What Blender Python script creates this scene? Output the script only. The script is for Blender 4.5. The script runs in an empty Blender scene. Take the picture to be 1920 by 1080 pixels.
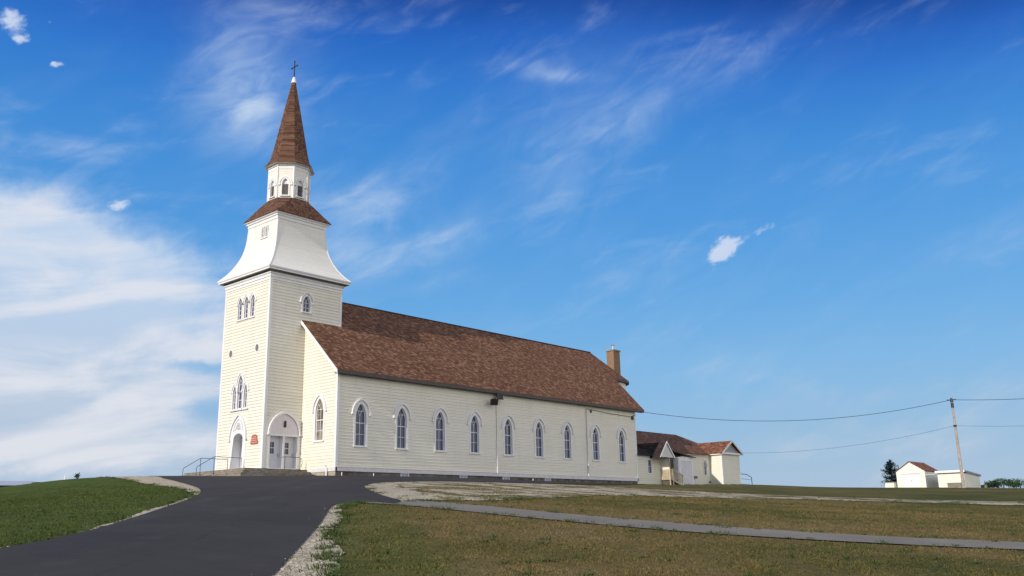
import bpy, bmesh, math, random
import numpy as np
from mathutils import Vector, Matrix
from mathutils.geometry import delaunay_2d_cdt, tessellate_polygon
R = math.radians
random.seed(7); rng = np.random.default_rng(7)
scene = bpy.context.scene
col = scene.collection

# ------------------------------------------------------------------ camera
cam_d = bpy.data.cameras.new('camera'); cam = bpy.data.objects.new('camera', cam_d); col.objects.link(cam)
F, PITCH, ROLL, YAW = 1709.5, .2513, -.0189, .7294
fw = Vector((math.cos(PITCH)*math.cos(YAW), math.cos(PITCH)*math.sin(YAW), math.sin(PITCH)))
r0 = Vector((math.sin(YAW), -math.cos(YAW), 0)); u0 = r0.cross(fw)
rr = math.cos(ROLL)*r0+math.sin(ROLL)*u0; uu = -math.sin(ROLL)*r0+math.cos(ROLL)*u0
m = Matrix((rr, uu, -fw)).transposed().to_4x4(); m.translation = (-38.415, -59.391, -4.201)
cam.matrix_world = m
cam_d.sensor_width = 36; cam_d.lens = F/1920*36; cam_d.clip_start = .1; cam_d.clip_end = 12000
scene.camera = cam

# ------------------------------------------------------------------ light
SUN_EL, SUN_AZ = R(24.7), R(181.8)       # azimuth of the sun, counted from +X towards +Y
scene.view_settings.view_transform = 'Standard'; scene.view_settings.look = 'None'
scene.view_settings.exposure = 0.0; scene.view_settings.gamma = 1
sd = bpy.data.lights.new('sun', 'SUN'); sd.energy = 4.2; sd.angle = R(.53); sd.color = (1, .90, .76)
so = bpy.data.objects.new('sun', sd); col.objects.link(so)
sdir = Vector((math.cos(SUN_EL)*math.cos(SUN_AZ), math.cos(SUN_EL)*math.sin(SUN_AZ), math.sin(SUN_EL)))
so.rotation_euler = sdir.to_track_quat('Z', 'Y').to_euler(); so.location = sdir*100

class NT:
    """small helper for building node trees"""
    def __init__(s, t): s.t = t; s.n = t.nodes; s.l = t.links
    def new(s, typ, **k):
        n = s.n.new(typ)
        for a, b in k.items(): setattr(n, a, b)
        return n
    def put(s, inp, v):
        if v is None: return
        if isinstance(v, bpy.types.NodeSocket): s.l.new(v, inp)
        elif isinstance(v, (tuple, list)) and len(v) == 3 and inp.type == 'RGBA': inp.default_value = (*v, 1)
        else: inp.default_value = v
    def math(s, op, a, b=None, c=None, clamp=False):
        n = s.new('ShaderNodeMath', operation=op, use_clamp=clamp)
        s.put(n.inputs[0], a); s.put(n.inputs[1], b); s.put(n.inputs[2], c); return n.outputs[0]
    def vmath(s, op, a, b=None):
        n = s.new('ShaderNodeVectorMath', operation=op); s.put(n.inputs[0], a); s.put(n.inputs[1], b); return n.outputs[0]
    def mix(s, f, a, b, blend='MIX'):
        n = s.new('ShaderNodeMix', data_type='RGBA', blend_type=blend)
        s.put(n.inputs[0], f); s.put(n.inputs[6], a); s.put(n.inputs[7], b); return n.outputs[2]
    def noise(s, vec, scale, detail=4, rough=.5, dist=0):
        n = s.new('ShaderNodeTexNoise'); s.put(n.inputs['Vector'], vec); n.inputs['Scale'].default_value = scale
        n.inputs['Detail'].default_value = detail; n.inputs['Roughness'].default_value = rough; n.inputs['Distortion'].default_value = dist
        return n.outputs['Fac']
    def ramp(s, f, stops, interp='LINEAR'):
        n = s.new('ShaderNodeValToRGB'); s.put(n.inputs[0], f); e = n.color_ramp.elements; n.color_ramp.interpolation = interp
        while len(e) < len(stops): e.new(.5)
        for i, (p, c) in enumerate(stops): e[i].position = p; e[i].color = (*c, 1) if len(c) == 3 else c
        return n.outputs[0]
    def maprange(s, v, a, b, c=0, d=1, smooth=True):
        n = s.new('ShaderNodeMapRange'); n.interpolation_type = 'SMOOTHSTEP' if smooth else 'LINEAR'
        s.put(n.inputs[0], v)
        for i, q in enumerate((a, b, c, d)): s.put(n.inputs[i+1], q)
        return n.outputs[0]
    def comb(s, x, y, z):
        n = s.new('ShaderNodeCombineXYZ')
        for i, q in enumerate((x, y, z)): s.put(n.inputs[i], q)
        return n.outputs[0]
    def sep(s, v):
        n = s.new('ShaderNodeSeparateXYZ'); s.put(n.inputs[0], v); return n.outputs
def lin(*c):
    return tuple((v/255/12.92 if v/255 <= .04045 else ((v/255+.055)/1.055)**2.4) for v in c)

# world: physical sky, tinted by height to the deep late-afternoon blue, with cirrus laid out by direction (azimuth, elevation)
W = bpy.data.worlds.new('World'); scene.world = W; W.use_nodes = True
T = NT(W.node_tree); T.n.clear()
BG = .15
FILL_CLOUD = 1.36
tc = T.new('ShaderNodeTexCoord').outputs['Generated']
dirn = T.vmath('NORMALIZE', tc); sx, sy, sz = T.sep(dirn)
az = T.math('MULTIPLY', T.math('ARCTAN2', sy, sx), 57.29578); el = T.math('MULTIPLY', T.math('ARCSINE', sz), 57.29578)
sky = T.new('ShaderNodeTexSky', sky_type='NISHITA'); sky.sun_disc = False; sky.sun_elevation = SUN_EL
sky.sun_rotation = math.atan2(sdir.x, sdir.y); sky.air_density = 1.0; sky.dust_density = .6; sky.ozone_density = 2.0
STOPS = [(-5, lin(170,188,212)), (2, lin(160,187,215)), (5, lin(145,184,218)), (9, lin(124,180,226)), (13, lin(101,168,226)), (18, lin(78,153,222)),
         (23, lin(62,139,216)), (27, lin(46,121,208)), (30, lin(30,98,192)), (32.5, lin(4,62,150)), (40, lin(60,100,170)), (90, lin(90,125,180))]
el_t = T.math('ADD', el, T.math('MULTIPLY', T.maprange(az, 40, 8, 0, 3.6), T.maprange(el, 18, 28)))
ramp = T.ramp(T.maprange(el_t, -5, 90, 0, 1, False), [((e+5)/95, c) for e, c in STOPS])
base = T.mix(.06, T.mix(1, ramp, (1/BG,)*3, 'MULTIPLY'), sky.outputs[0])
BLOBS = [(70.3,12.6,9.79,5.04,0,1.3,'b'),(64.5,10.6,7.12,3.41,-8,.9,'b'),(68.1,6.8,12.55,3.29,0,1.0,'b'),(70.7,16.5,5.03,1.78,-12,.8,'b'),(63.7,15.0,5.63,1.56,-10,.45,'b'),(65.6,3.9,9.06,1.51,0,.8,'b'),
 (61.6,9.2,3.2,.6,-6,-.95,'b'),(60.0,6.6,2.2,.9,8,-.8,'b'),(72.5,9.4,2.0,.5,0,-.5,'b'),(85,12,14,7,0,1.1,'b'),(110,14,20,9,0,.8,'b'),(-60,14,30,8,0,.9,'b'),(-110,16,30,10,0,.9,'b'),(-150,12,25,9,0,.8,'b'),
 (59.7,27.3,2.19,3.44,20,1.05,'w'),(58.6,24.7,2.54,2.22,0,1.1,'w'),(61.5,23.4,1.72,1.41,0,.45,'w'),(56.1,29.5,1.89,2.2,0,.3,'w'),(51.5,19.5,3.62,1.48,10,1.05,'w'),(49.5,21.4,3.96,1.32,35,.35,'w'),(52.5,16.3,2.47,1.25,10,1.35,'w'),(48.0,16.6,4.33,1.17,25,.85,'w'),(46.6,14.8,2.34,.53,12,.5,'w'),
 (38.6,27.5,2.2,.45,-8,1.1,'w'),(40.0,28.2,.65,.78,0,.5,'w'),(29.9,29.2,2.07,.25,5,.75,'w'),(37.2,24.5,4.93,3.62,35,.42,'w'),(33.3,25.1,4.89,.91,30,.5,'w'),(25.7,27.3,5.68,.79,30,.32,'w'),(38.1,21.6,3.65,1.66,30,.3,'w'),(13.0,14.9,3.26,1.19,18,.4,'w'),(29.5,9.3,3.92,.98,3,.32,'w'),(25.0,6.8,4.78,.64,0,.2,'w'),
 (18.5,6.5,7.64,1.22,0,.3,'b'),(16.1,3.5,6.54,2.08,0,.35,'b'),(24.7,3.6,9.45,1.26,0,.25,'b'),
 (28.1,16.1,1.44,.78,28,1.5,'p'),(25.3,17.3,1.22,.45,18,.75,'p'),(25.1,15.7,.45,.13,0,.6,'p'),(73.1,27.5,.85,.85,0,1.2,'p'),(72.5,26.5,.46,.32,0,1.0,'p'),(70.4,25.6,.5,.22,20,1.25,'p'),(66.3,18.3,.8,.46,5,1.2,'p'),(68.4,18.9,.66,.36,0,.6,'p'),(71.1,27.9,.23,.2,0,.7,'p')]
ae = T.comb(az, el, 0)
def nz(scale_vec, rot, detail, rough, off=0, dist=0):
    ca, sa = math.cos(R(rot)), math.sin(R(rot))      # long axis of the streaks rises to the right by rot degrees
    p = T.math('SUBTRACT', T.math('MULTIPLY', el, sa), T.math('MULTIPLY', az, ca)); q = T.math('ADD', T.math('MULTIPLY', el, ca), T.math('MULTIPLY', az, sa))
    return T.noise(T.comb(T.math('MULTIPLY_ADD', p, scale_vec[0], off), T.math('MULTIPLY_ADD', q, scale_vec[1], off*.7), 0), 1, detail, rough, dist)
wx = T.math('SUBTRACT', nz((.35,.35), 0, 4, .6), .5); wy = T.math('SUBTRACT', nz((.35,.35), 0, 4, .6, 31), .5)
azw = T.math('MULTIPLY_ADD', wx, 4.0, az); elw = T.math('MULTIPLY_ADD', wy, 2.4, el)
azp = T.math('MULTIPLY_ADD', wx, .9, az); elp = T.math('MULTIPLY_ADD', wy, .7, el)
sums = {}
for a0, e0, rx, ry, ang, w, ty in BLOBS:
    A, E = (azp, elp) if ty == 'p' or rx < 2.6 else (azw, elw)
    dx = T.math('MULTIPLY', T.math('SUBTRACT', a0, A), math.cos(R(e0))); dy = T.math('SUBTRACT', E, e0)
    ca, sa = math.cos(R(ang)), math.sin(R(ang))
    p = T.math('ADD', T.math('MULTIPLY', dx, ca/rx), T.math('MULTIPLY', dy, sa/rx))
    q = T.math('SUBTRACT', T.math('MULTIPLY', dy, ca/ry), T.math('MULTIPLY', dx, sa/ry))
    g = T.math('MULTIPLY', T.math('EXPONENT', T.math('MULTIPLY', T.math('ADD', T.math('MULTIPLY', p, p), T.math('MULTIPLY', q, q)), -1)), w)
    sums[ty] = g if ty not in sums else T.math('ADD', sums[ty], g)
bn = nz((.085,.30), 8, 7, .55, 3, .5); fine = nz((.22,.62), 24, 7, .55, 9, .8); puffn = nz((1.3,2.3), 24, 7, .62, 5, .4); soft = nz((.13,.42), 28, 5, .5, 17, .4)
bank = T.math('MULTIPLY', T.maprange(T.math('ADD', sums['b'], T.math('ADD', T.math('MULTIPLY', T.math('SUBTRACT', bn, .5), 1.9), T.math('MULTIPLY', T.math('SUBTRACT', fine, .5), .9))), .02, 1.5), .90)
wisp = T.math('MULTIPLY', T.math('MULTIPLY', sums['w'], T.maprange(T.math('ADD', T.math('MULTIPLY', fine, .6), T.math('MULTIPLY', soft, .4)), .22, .92)), .74)
puff = T.maprange(T.math('ADD', sums['p'], T.math('MULTIPLY', T.math('SUBTRACT', puffn, .5), 1.6)), .55, 1.25, 0, .85)
veil = T.math('MULTIPLY', .38, T.math('MULTIPLY', T.maprange(T.math('ADD', T.math('MULTIPLY', soft, .6), T.math('MULTIPLY', fine, .4)), .42, .75), T.maprange(el, 4, 30, .22, .07)))
alpha = T.math('SUBTRACT', 1, T.math('MULTIPLY', T.math('MULTIPLY', T.math('SUBTRACT', 1, T.math('MINIMUM', bank, 1)), T.math('SUBTRACT', 1, T.math('MINIMUM', wisp, .9))), T.math('MULTIPLY', T.math('SUBTRACT', 1, puff), T.math('SUBTRACT', 1, veil))))
ccol = T.mix(T.maprange(el, 3, 18), lin(190,203,221), lin(192,213,238))
ccol = T.mix(T.math('MULTIPLY', puff, .8), ccol, lin(216,224,244))
ccol = T.mix(T.math('MULTIPLY', T.math('MULTIPLY', T.maprange(bn, .40, .62), bank), .9), ccol, lin(234,234,239))
final = T.mix(alpha, base, T.mix(1, ccol, (1/BG,)*3, 'MULTIPLY'))
# unseen bright cloud field added behind the camera as fill for the shaded south walls
dsouth = T.math('SUBTRACT', T.math('MULTIPLY', sx, .17), T.math('MULTIPLY', sy, .985))
field = T.math('MULTIPLY', T.maprange(T.math('ADD', dsouth, T.math('MULTIPLY', T.math('SUBTRACT', soft, .5), .4)), .12, .42), T.math('MULTIPLY', T.maprange(el, 0, 6, .5, .95), T.maprange(el, 22, 55, 1, .10)))
final = T.mix(field, final, tuple(v/BG*FILL_CLOUD for v in (1.0, .985, .96)))
bg = T.new('ShaderNodeBackground'); T.put(bg.inputs[0], final); bg.inputs[1].default_value = BG
T.l.new(bg.outputs[0], T.new('ShaderNodeOutputWorld').inputs[0])
W.cycles.sampling_method = 'MANUAL'; W.cycles.sample_map_resolution = 1024

# ------------------------------------------------------------------ materials
def material(name, rough=.8, spec=.3):
    mt = bpy.data.materials.new(name); mt.use_nodes = True; t = NT(mt.node_tree); b = t.n['Principled BSDF']
    b.inputs['Roughness'].default_value = rough; b.inputs['Specular IOR Level'].default_value = spec
    return mt, t, b
def bump(t, b, h, strength=.3, dist=.02):
    n = t.new('ShaderNodeBump'); n.inputs['Strength'].default_value = strength; n.inputs['Distance'].default_value = dist
    t.put(n.inputs['Height'], h); t.l.new(n.outputs[0], b.inputs['Normal'])
def objco(t): return t.new('ShaderNodeTexCoord').outputs['Object']
def plain(name, c, rough=.7, spec=.3, var=.12, scale=3, bumps=0, metal=0):
    mt, t, b = material(name, rough, spec); co = objco(t)
    n = t.noise(co, scale, 5, .6); n2 = t.noise(co, scale*9, 3, .5)
    f = t.math('ADD', t.math('MULTIPLY', n, .7), t.math('MULTIPLY', n2, .3))
    t.put(b.inputs['Base Color'], t.mix(t.maprange(f, .3, .7), tuple(v*(1-var) for v in c), tuple(min(1, v*(1+var)) for v in c)))
    b.inputs['Metallic'].default_value = metal
    if bumps: bump(t, b, n2, bumps, .01)
    return mt
def siding(name, c, pitch=.2, dirt=.35, lapk=1):
    mt, t, b = material(name, .62, .25); co = objco(t); x, y, z = t.sep(co)
    row = t.math('FLOOR', t.math('DIVIDE', z, pitch))
    wn = t.new('ShaderNodeTexWhiteNoise', noise_dimensions='4D')
    seg = t.math('FLOOR', t.math('ADD', t.math('MULTIPLY', t.math('ADD', x, y), .27), t.math('MULTIPLY', row, .61)))
    t.put(wn.inputs['Vector'], t.comb(row, seg, 0)); wn.inputs['W'].default_value = 1
    big = t.noise(t.vmath('MULTIPLY', co, (1, 1, .35)), .8, 6, .65); fine = t.noise(t.vmath('MULTIPLY', co, (1, 1, 6)), 3.2, 5, .7)
    low = t.maprange(t.math('ADD', z, t.math('MULTIPLY', big, 2)), .4, 2.2, 1, 0)
    a = t.mix(t.math('MULTIPLY', wn.outputs['Value'], .6), c, tuple(v*.91 for v in c))
    a = t.mix(t.math('MULTIPLY', t.maprange(big, .45, .75), dirt), a, (c[0]*.80, c[1]*.82, c[2]*.78))
    a = t.mix(t.math('MULTIPLY', t.maprange(fine, .52, .8), dirt*.9), a, (c[0]*.68, c[1]*.68, c[2]*.66))
    a = t.mix(t.math('MULTIPLY', low, .22), a, (c[0]*.72, c[1]*.74, c[2]*.66))
    streak = t.noise(t.comb(t.math('ADD', t.math('MULTIPLY', x, 3.2), t.math('MULTIPLY', y, 3.2)), t.math('MULTIPLY', z, .22), 0), 1, 5, .6)
    a = t.mix(t.math('MULTIPLY', t.maprange(streak, .52, .75), .30*min(1, dirt*2.5)), a, (c[0]*.66, c[1]*.66, c[2]*.60))
    lap = t.maprange(t.math('FRACT', t.math('DIVIDE', z, pitch)), .02, .24, 1, 0)      # lap shadow put into the colour along the lower edge of each board
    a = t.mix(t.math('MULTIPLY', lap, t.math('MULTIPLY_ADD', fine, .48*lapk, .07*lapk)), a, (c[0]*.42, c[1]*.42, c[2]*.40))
    t.put(b.inputs['Base Color'], a); bump(t, b, fine, .25, .008)
    return mt
def shingles(name, stops, su=.24, sz=.10):
    mt, t, b = material(name, .92, .15); co = objco(t); x, y, z = t.sep(co)
    row = t.math('FLOOR', t.math('DIVIDE', z, sz))
    u = t.math('ADD', t.math('ADD', x, t.math('MULTIPLY', y, .93)), t.math('MULTIPLY', row, .137))
    cu = t.math('DIVIDE', u, su)
    wn = t.new('ShaderNodeTexWhiteNoise', noise_dimensions='2D'); t.put(wn.inputs['Vector'], t.comb(t.math('FLOOR', cu), row, 0))
    big = t.noise(co, .35, 5, .6); mid = t.noise(co, 2.2, 4, .6); grit = t.noise(co, 30, 2, .5)
    f = t.math('ADD', t.math('MULTIPLY', wn.outputs['Value'], .52), t.math('ADD', t.math('MULTIPLY', mid, .34), t.math('MULTIPLY', big, .16)))
    c = t.ramp(t.math('ADD', t.math('MULTIPLY', f, .9), t.math('MULTIPLY', grit, .08)), stops)
    ln = t.maprange(t.math('FRACT', t.math('DIVIDE', z, sz)), 0, .22, 1, 0); lv = t.maprange(t.math('FRACT', cu), 0, .08, 1, 0)
    t.put(b.inputs['Base Color'], c)
    bump(t, b, t.math('SUBTRACT', t.math('MULTIPLY', wn.outputs['Value'], .5), t.math('MAXIMUM', ln, lv)), .35, .015)
    return mt
CREAM = (.785, .75, .66)
M = {}
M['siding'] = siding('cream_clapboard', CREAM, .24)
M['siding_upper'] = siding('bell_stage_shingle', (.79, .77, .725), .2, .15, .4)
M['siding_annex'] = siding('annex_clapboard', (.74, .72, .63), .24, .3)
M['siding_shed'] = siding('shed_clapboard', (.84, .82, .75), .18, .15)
M['trim'] = plain('white_painted_trim', (.76, .755, .775), .55, .3, .05, 2, .1)
M['trim_old'] = plain('greyed_white_trim', (.62, .61, .64), .6, .3, .12, 3, .1)
M['glass'], t, b = material('window_glass', .07, .5)
t.put(b.inputs['Base Color'], t.mix(t.noise(objco(t), 1.7, 3), (.030, .036, .085), (.075, .082, .15)))
bump(t, b, t.noise(objco(t), 1.3, 2), .08, .02)
M['glass_pale'] = plain('dusty_basement_glass', (.22,.26,.36), .3, .5, .15, 3)
M['glass_front'], t, b = material('curtained_glass', .12, .5)
t.put(b.inputs['Base Color'], t.mix(t.maprange(t.noise(objco(t), 1.1, 3), .35, .65), (.05, .045, .04), (.27, .24, .20)))
M['roof'] = shingles('brown_shingles', [(.22, (.075,.034,.020)), (.42, (.118,.056,.034)), (.60, (.170,.086,.053)), (.78, (.29,.175,.115))])
M['roof_orange'] = shingles('rust_shingles', [(.22, (.07,.030,.020)), (.45, (.16,.066,.040)), (.65, (.24,.11,.065)), (.85, (.34,.18,.12))])
M['roof_spire'] = shingles('spire_shingles', [(.22, (.045,.024,.018)), (.45, (.11,.055,.038)), (.65, (.155,.083,.058)), (.85, (.22,.14,.095))], .12, .12)
M['dark_roof'] = shingles('dark_shingles', [(.22, (.018,.013,.014)), (.5, (.035,.025,.026)), (.8, (.07,.05,.048))])
M['fascia'] = plain('dark_fascia', (.085,.07,.065), .6, .3, .2, 4)
M['soffit'] = plain('shaded_soffit', (.32,.32,.34), .7, .2, .1, 4)
M['stone'] = plain('foundation_stone', (.13,.12,.105), .9, .2, .6, 1.7, .6)  # shade of the long side is put into this darker stone colour
M['stone_front'] = plain('beige_foundation', (.34,.31,.24), .9, .2, .3, 2.2, .6)
M['concrete'] = plain('worn_concrete_steps', (.24,.215,.18), .9, .2, .35, 2.4, .4)
M['asphalt_dummy'] = None
M['brick'], t, b = material('chimney_brick', .9, .2)
br = t.new('ShaderNodeTexBrick'); x, y, z = t.sep(objco(t)); t.put(br.inputs['Vector'], t.comb(t.math('ADD', x, y), z, 0))
br.inputs['Scale'].default_value = 1; br.inputs['Brick Width'].default_value = .22; br.inputs['Row Height'].default_value = .08; br.inputs['Mortar Size'].default_value = .012
br.inputs['Color1'].default_value = (.24,.125,.07,1); br.inputs['Color2'].default_value = (.17,.08,.045,1); br.inputs['Mortar'].default_value = (.30,.24,.18,1)
t.put(b.inputs['Base Color'], t.mix(t.maprange(t.noise(objco(t), 2.5, 4), .4, .7, 0, .6), br.outputs[0], (.28,.19,.10)))
M['iron'] = plain('black_iron', (.03,.035,.05), .5, .4, .2, 5)
M['rail'] = plain('dark_painted_rail', (.06,.06,.075), .45, .4, .2, 6)
M['metal'] = plain('galvanised_metal', (.45,.46,.48), .4, .5, .1, 6, 0, .7)
M['door'] = plain('pale_grey_door', (.56,.57,.62), .5, .3, .05, 2)
M['pinkwhite'] = plain('tympanum_board', (.70,.655,.68), .6, .25, .05, 3)
M['wood'] = plain('weathered_deck_wood', (.46,.39,.29), .8, .2, .25, 5, .2)
M['pole'] = plain('grey_pole_wood', (.36,.32,.28), .85, .2, .25, 4, .3)
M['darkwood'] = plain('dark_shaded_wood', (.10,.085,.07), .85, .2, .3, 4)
M['sign'] = plain('red_sign_paint', (.42,.115,.08), .6, .3, .15, 8)
M['signletter'] = plain('pale_sign_lettering', (.62,.46,.38), .6, .3, .15, 30)
M['wire'] = plain('black_cable', (.035,.04,.05), .6, .3, .1, 3)
M['louvre'] = plain('grey_louvre', (.17,.17,.165), .8, .2, .3, 9)
M['bluegrey'] = plain('blue_grey_metal_roof', (.20,.23,.30), .5, .3, .08, .5)
M['haze_blue'] = plain('hazy_blue_roof', (.40,.42,.48), .6, .3, .06, .5)  # distance haze is mixed into this roof colour
M['paleblue'] = plain('pale_blue_wall', (.36,.41,.47), .6, .3, .05, .5)
M['black'] = plain('black_painted_box', (.012,.013,.016), .6, .3, .1, 2)
M['greyblock'] = plain('grey_block_wall', (.15,.165,.165), .9, .2, .15, 2)
M['bark'] = plain('spruce_bark', (.08,.06,.05), .9, .1, .3, 5)

def foliage(name, c1, c2):
    mt, t, b = material(name, .7, .2); n = t.noise(objco(t), 2.5, 3); oi = t.new('ShaderNodeNewGeometry').outputs['Random Per Island']
    t.put(b.inputs['Base Color'], t.mix(t.math('ADD', t.math('MULTIPLY', n, .5), t.math('MULTIPLY', oi, .5)), c1, c2)); return mt
M['spruce'] = foliage('spruce_needles', (.008,.022,.022), (.02,.05,.042))
M['weed'] = foliage('weed_leaves', (.028,.050,.012), (.07,.10,.028))
M['bush'] = foliage('bush_leaves', (.02,.045,.02), (.06,.11,.04))
M['bush_dark'] = foliage('dark_bush_leaves', (.010,.024,.02), (.03,.05,.04))

def grass_colour(t, co):
    """lawn colour from position: lush on the left mound, dry and brown on the field to the right"""
    x, y, z = t.sep(co)
    n1 = t.noise(co, .11, 5, .6); n2 = t.noise(co, .55, 5, .65, .5); n3 = t.noise(co, 4.0, 4, .6)
    side = t.math('ADD', t.math('MULTIPLY', x, .80), t.math('MULTIPLY', y, -.60))      # grows towards the right of the drive
    sidew = t.math('ADD', side, t.math('MULTIPLY', t.math('SUBTRACT', n2, .5), 1.2))
    dry = t.math('MAXIMUM', t.maprange(sidew, 5.6, 7.4), t.maprange(sidew, 3.2, 3.8, 0, .45))
    f2 = t.math('ADD', t.math('MULTIPLY', n2, .6), t.math('MULTIPLY', n3, .4))
    lush = t.ramp(f2, [(.3, (.044,.070,.016)), (.5, (.066,.092,.022)), (.68, (.098,.118,.034))])
    dryc = t.ramp(t.math('ADD', t.math('MULTIPLY', n1, .55), t.math('SUBTRACT', t.math('MULTIPLY', f2, .5), t.maprange(side, 20, 34, 0, .075))), [(.38, (.060,.070,.022)), (.46, (.102,.092,.031)), (.54, (.150,.115,.046)), (.66, (.195,.148,.074))])
    return t.mix(dry, lush, dryc)
M['grass'], t, b = material('lawn', .95, .05); co = t.new('ShaderNodeNewGeometry').outputs['Position']
t.put(b.inputs['Base Color'], grass_colour(t, co)); bump(t, b, t.noise(co, 9, 5, .7), .9, .08)
M['blade'], t, b = material('grass_blades', .8, .1); g = t.new('ShaderNodeNewGeometry')
rnd = g.outputs['Random Per Island']; gc = grass_colour(t, g.outputs['Position'])
t.put(b.inputs['Base Color'], t.mix(t.math('MULTIPLY', t.maprange(rnd, .6, 1), .30), t.mix(1, gc, t.ramp(rnd, [(0, (.75,.8,.75)), (1, (1.12,1.1,1.05))]), 'MULTIPLY'), (.14,.11,.05)))
M['asphalt'], t, b = material('asphalt', .9, .2); co = t.new('ShaderNodeNewGeometry').outputs['Position']
n1 = t.noise(co, .22, 5, .6); n2 = t.noise(co, 45, 3, .6); n3 = t.noise(t.vmath('MULTIPLY', co, (1, .12, 1)), 1.1, 5, .7)
c = t.mix(t.maprange(t.math('ADD', t.math('MULTIPLY', n1, .6), t.math('MULTIPLY', n3, .4)), .35, .65), (.031,.0275,.027), (.046,.0405,.0395))
c = t.mix(t.maprange(n2, .60, .76, 0, .65), c, (.12,.115,.11)); c = t.mix(t.maprange(t.noise(co, 1.6, 6, .7), .55, .75, 0, .35), c, (.075,.070,.068)); # long paver joint and a few dusty wheel tracks running with the drive
x, y, z = t.sep(co); wob = t.math('MULTIPLY', t.math('SUBTRACT', t.noise(co, .5, 4), .5), .7)
sdist = t.math('ADD', t.math('SUBTRACT', t.math('MULTIPLY', t.math('ADD', x, 33.2), .73), t.math('MULTIPLY', t.math('ADD', y, 47.5), .68)), wob)
seam = t.math('MULTIPLY', t.maprange(t.math('ABSOLUTE', sdist), 0, .07, .55, 0), t.maprange(t.noise(co, .9, 3), .4, .6))
trk = t.math('MULTIPLY', t.maprange(t.math('ABSOLUTE', t.math('SUBTRACT', t.math('ABSOLUTE', t.math('ADD', sdist, 1.9)), .85)), 0, .5, .3, 0), t.maprange(t.noise(co, .35, 5, .65), .42, .62))
c = t.mix(trk, c, (.085,.078,.078)); c = t.mix(seam, c, (.015,.014,.016))
t.put(b.inputs['Base Color'], c); bump(t, b, n2, .6, .01)
M['path'], t, b = material('grey_footpath', .9, .2); co = t.new('ShaderNodeNewGeometry').outputs['Position']
n1 = t.noise(co, .6, 5, .6); n2 = t.noise(co, 40, 3, .6)
t.put(b.inputs['Base Color'], t.mix(t.maprange(t.math('ADD', t.math('MULTIPLY', n1, .6), t.math('MULTIPLY', n2, .4)), .3, .7), (.16,.145,.12), (.225,.205,.175))); bump(t, b, n2, .5, .01)
def gravel_mat(name, patch):
    mt, t, b = material(name, .95, .1); co = t.new('ShaderNodeNewGeometry').outputs['Position']
    v = t.new('ShaderNodeTexVoronoi'); t.put(v.inputs['Vector'], co); v.inputs['Scale'].default_value = 22
    n1 = t.noise(co, .9, 4, .6); vc = t.sep(v.outputs['Color'])[0]
    c = t.ramp(t.math('ADD', t.math('MULTIPLY', vc, .7), t.math('MULTIPLY', n1, .3)), [(.15, (.22,.185,.13)), (.5, (.41,.355,.26)), (.85, (.62,.56,.43))])
    if patch:
        x, y, z = t.sep(co); n2 = t.noise(t.vmath('MULTIPLY', co, (1, .6, 1)), .55, 7, .68, .6); far = 0
        c = t.mix(t.maprange(t.math('ADD', n2, far), .48, .54), c, grass_colour(t, co))
    t.put(b.inputs['Base Color'], c); bump(t, b, v.outputs['Distance'], .8, .03); return mt
M['gravel'] = gravel_mat('pale_gravel', False); M['gravel_patchy'] = gravel_mat('gravel_with_grass', True)

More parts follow.
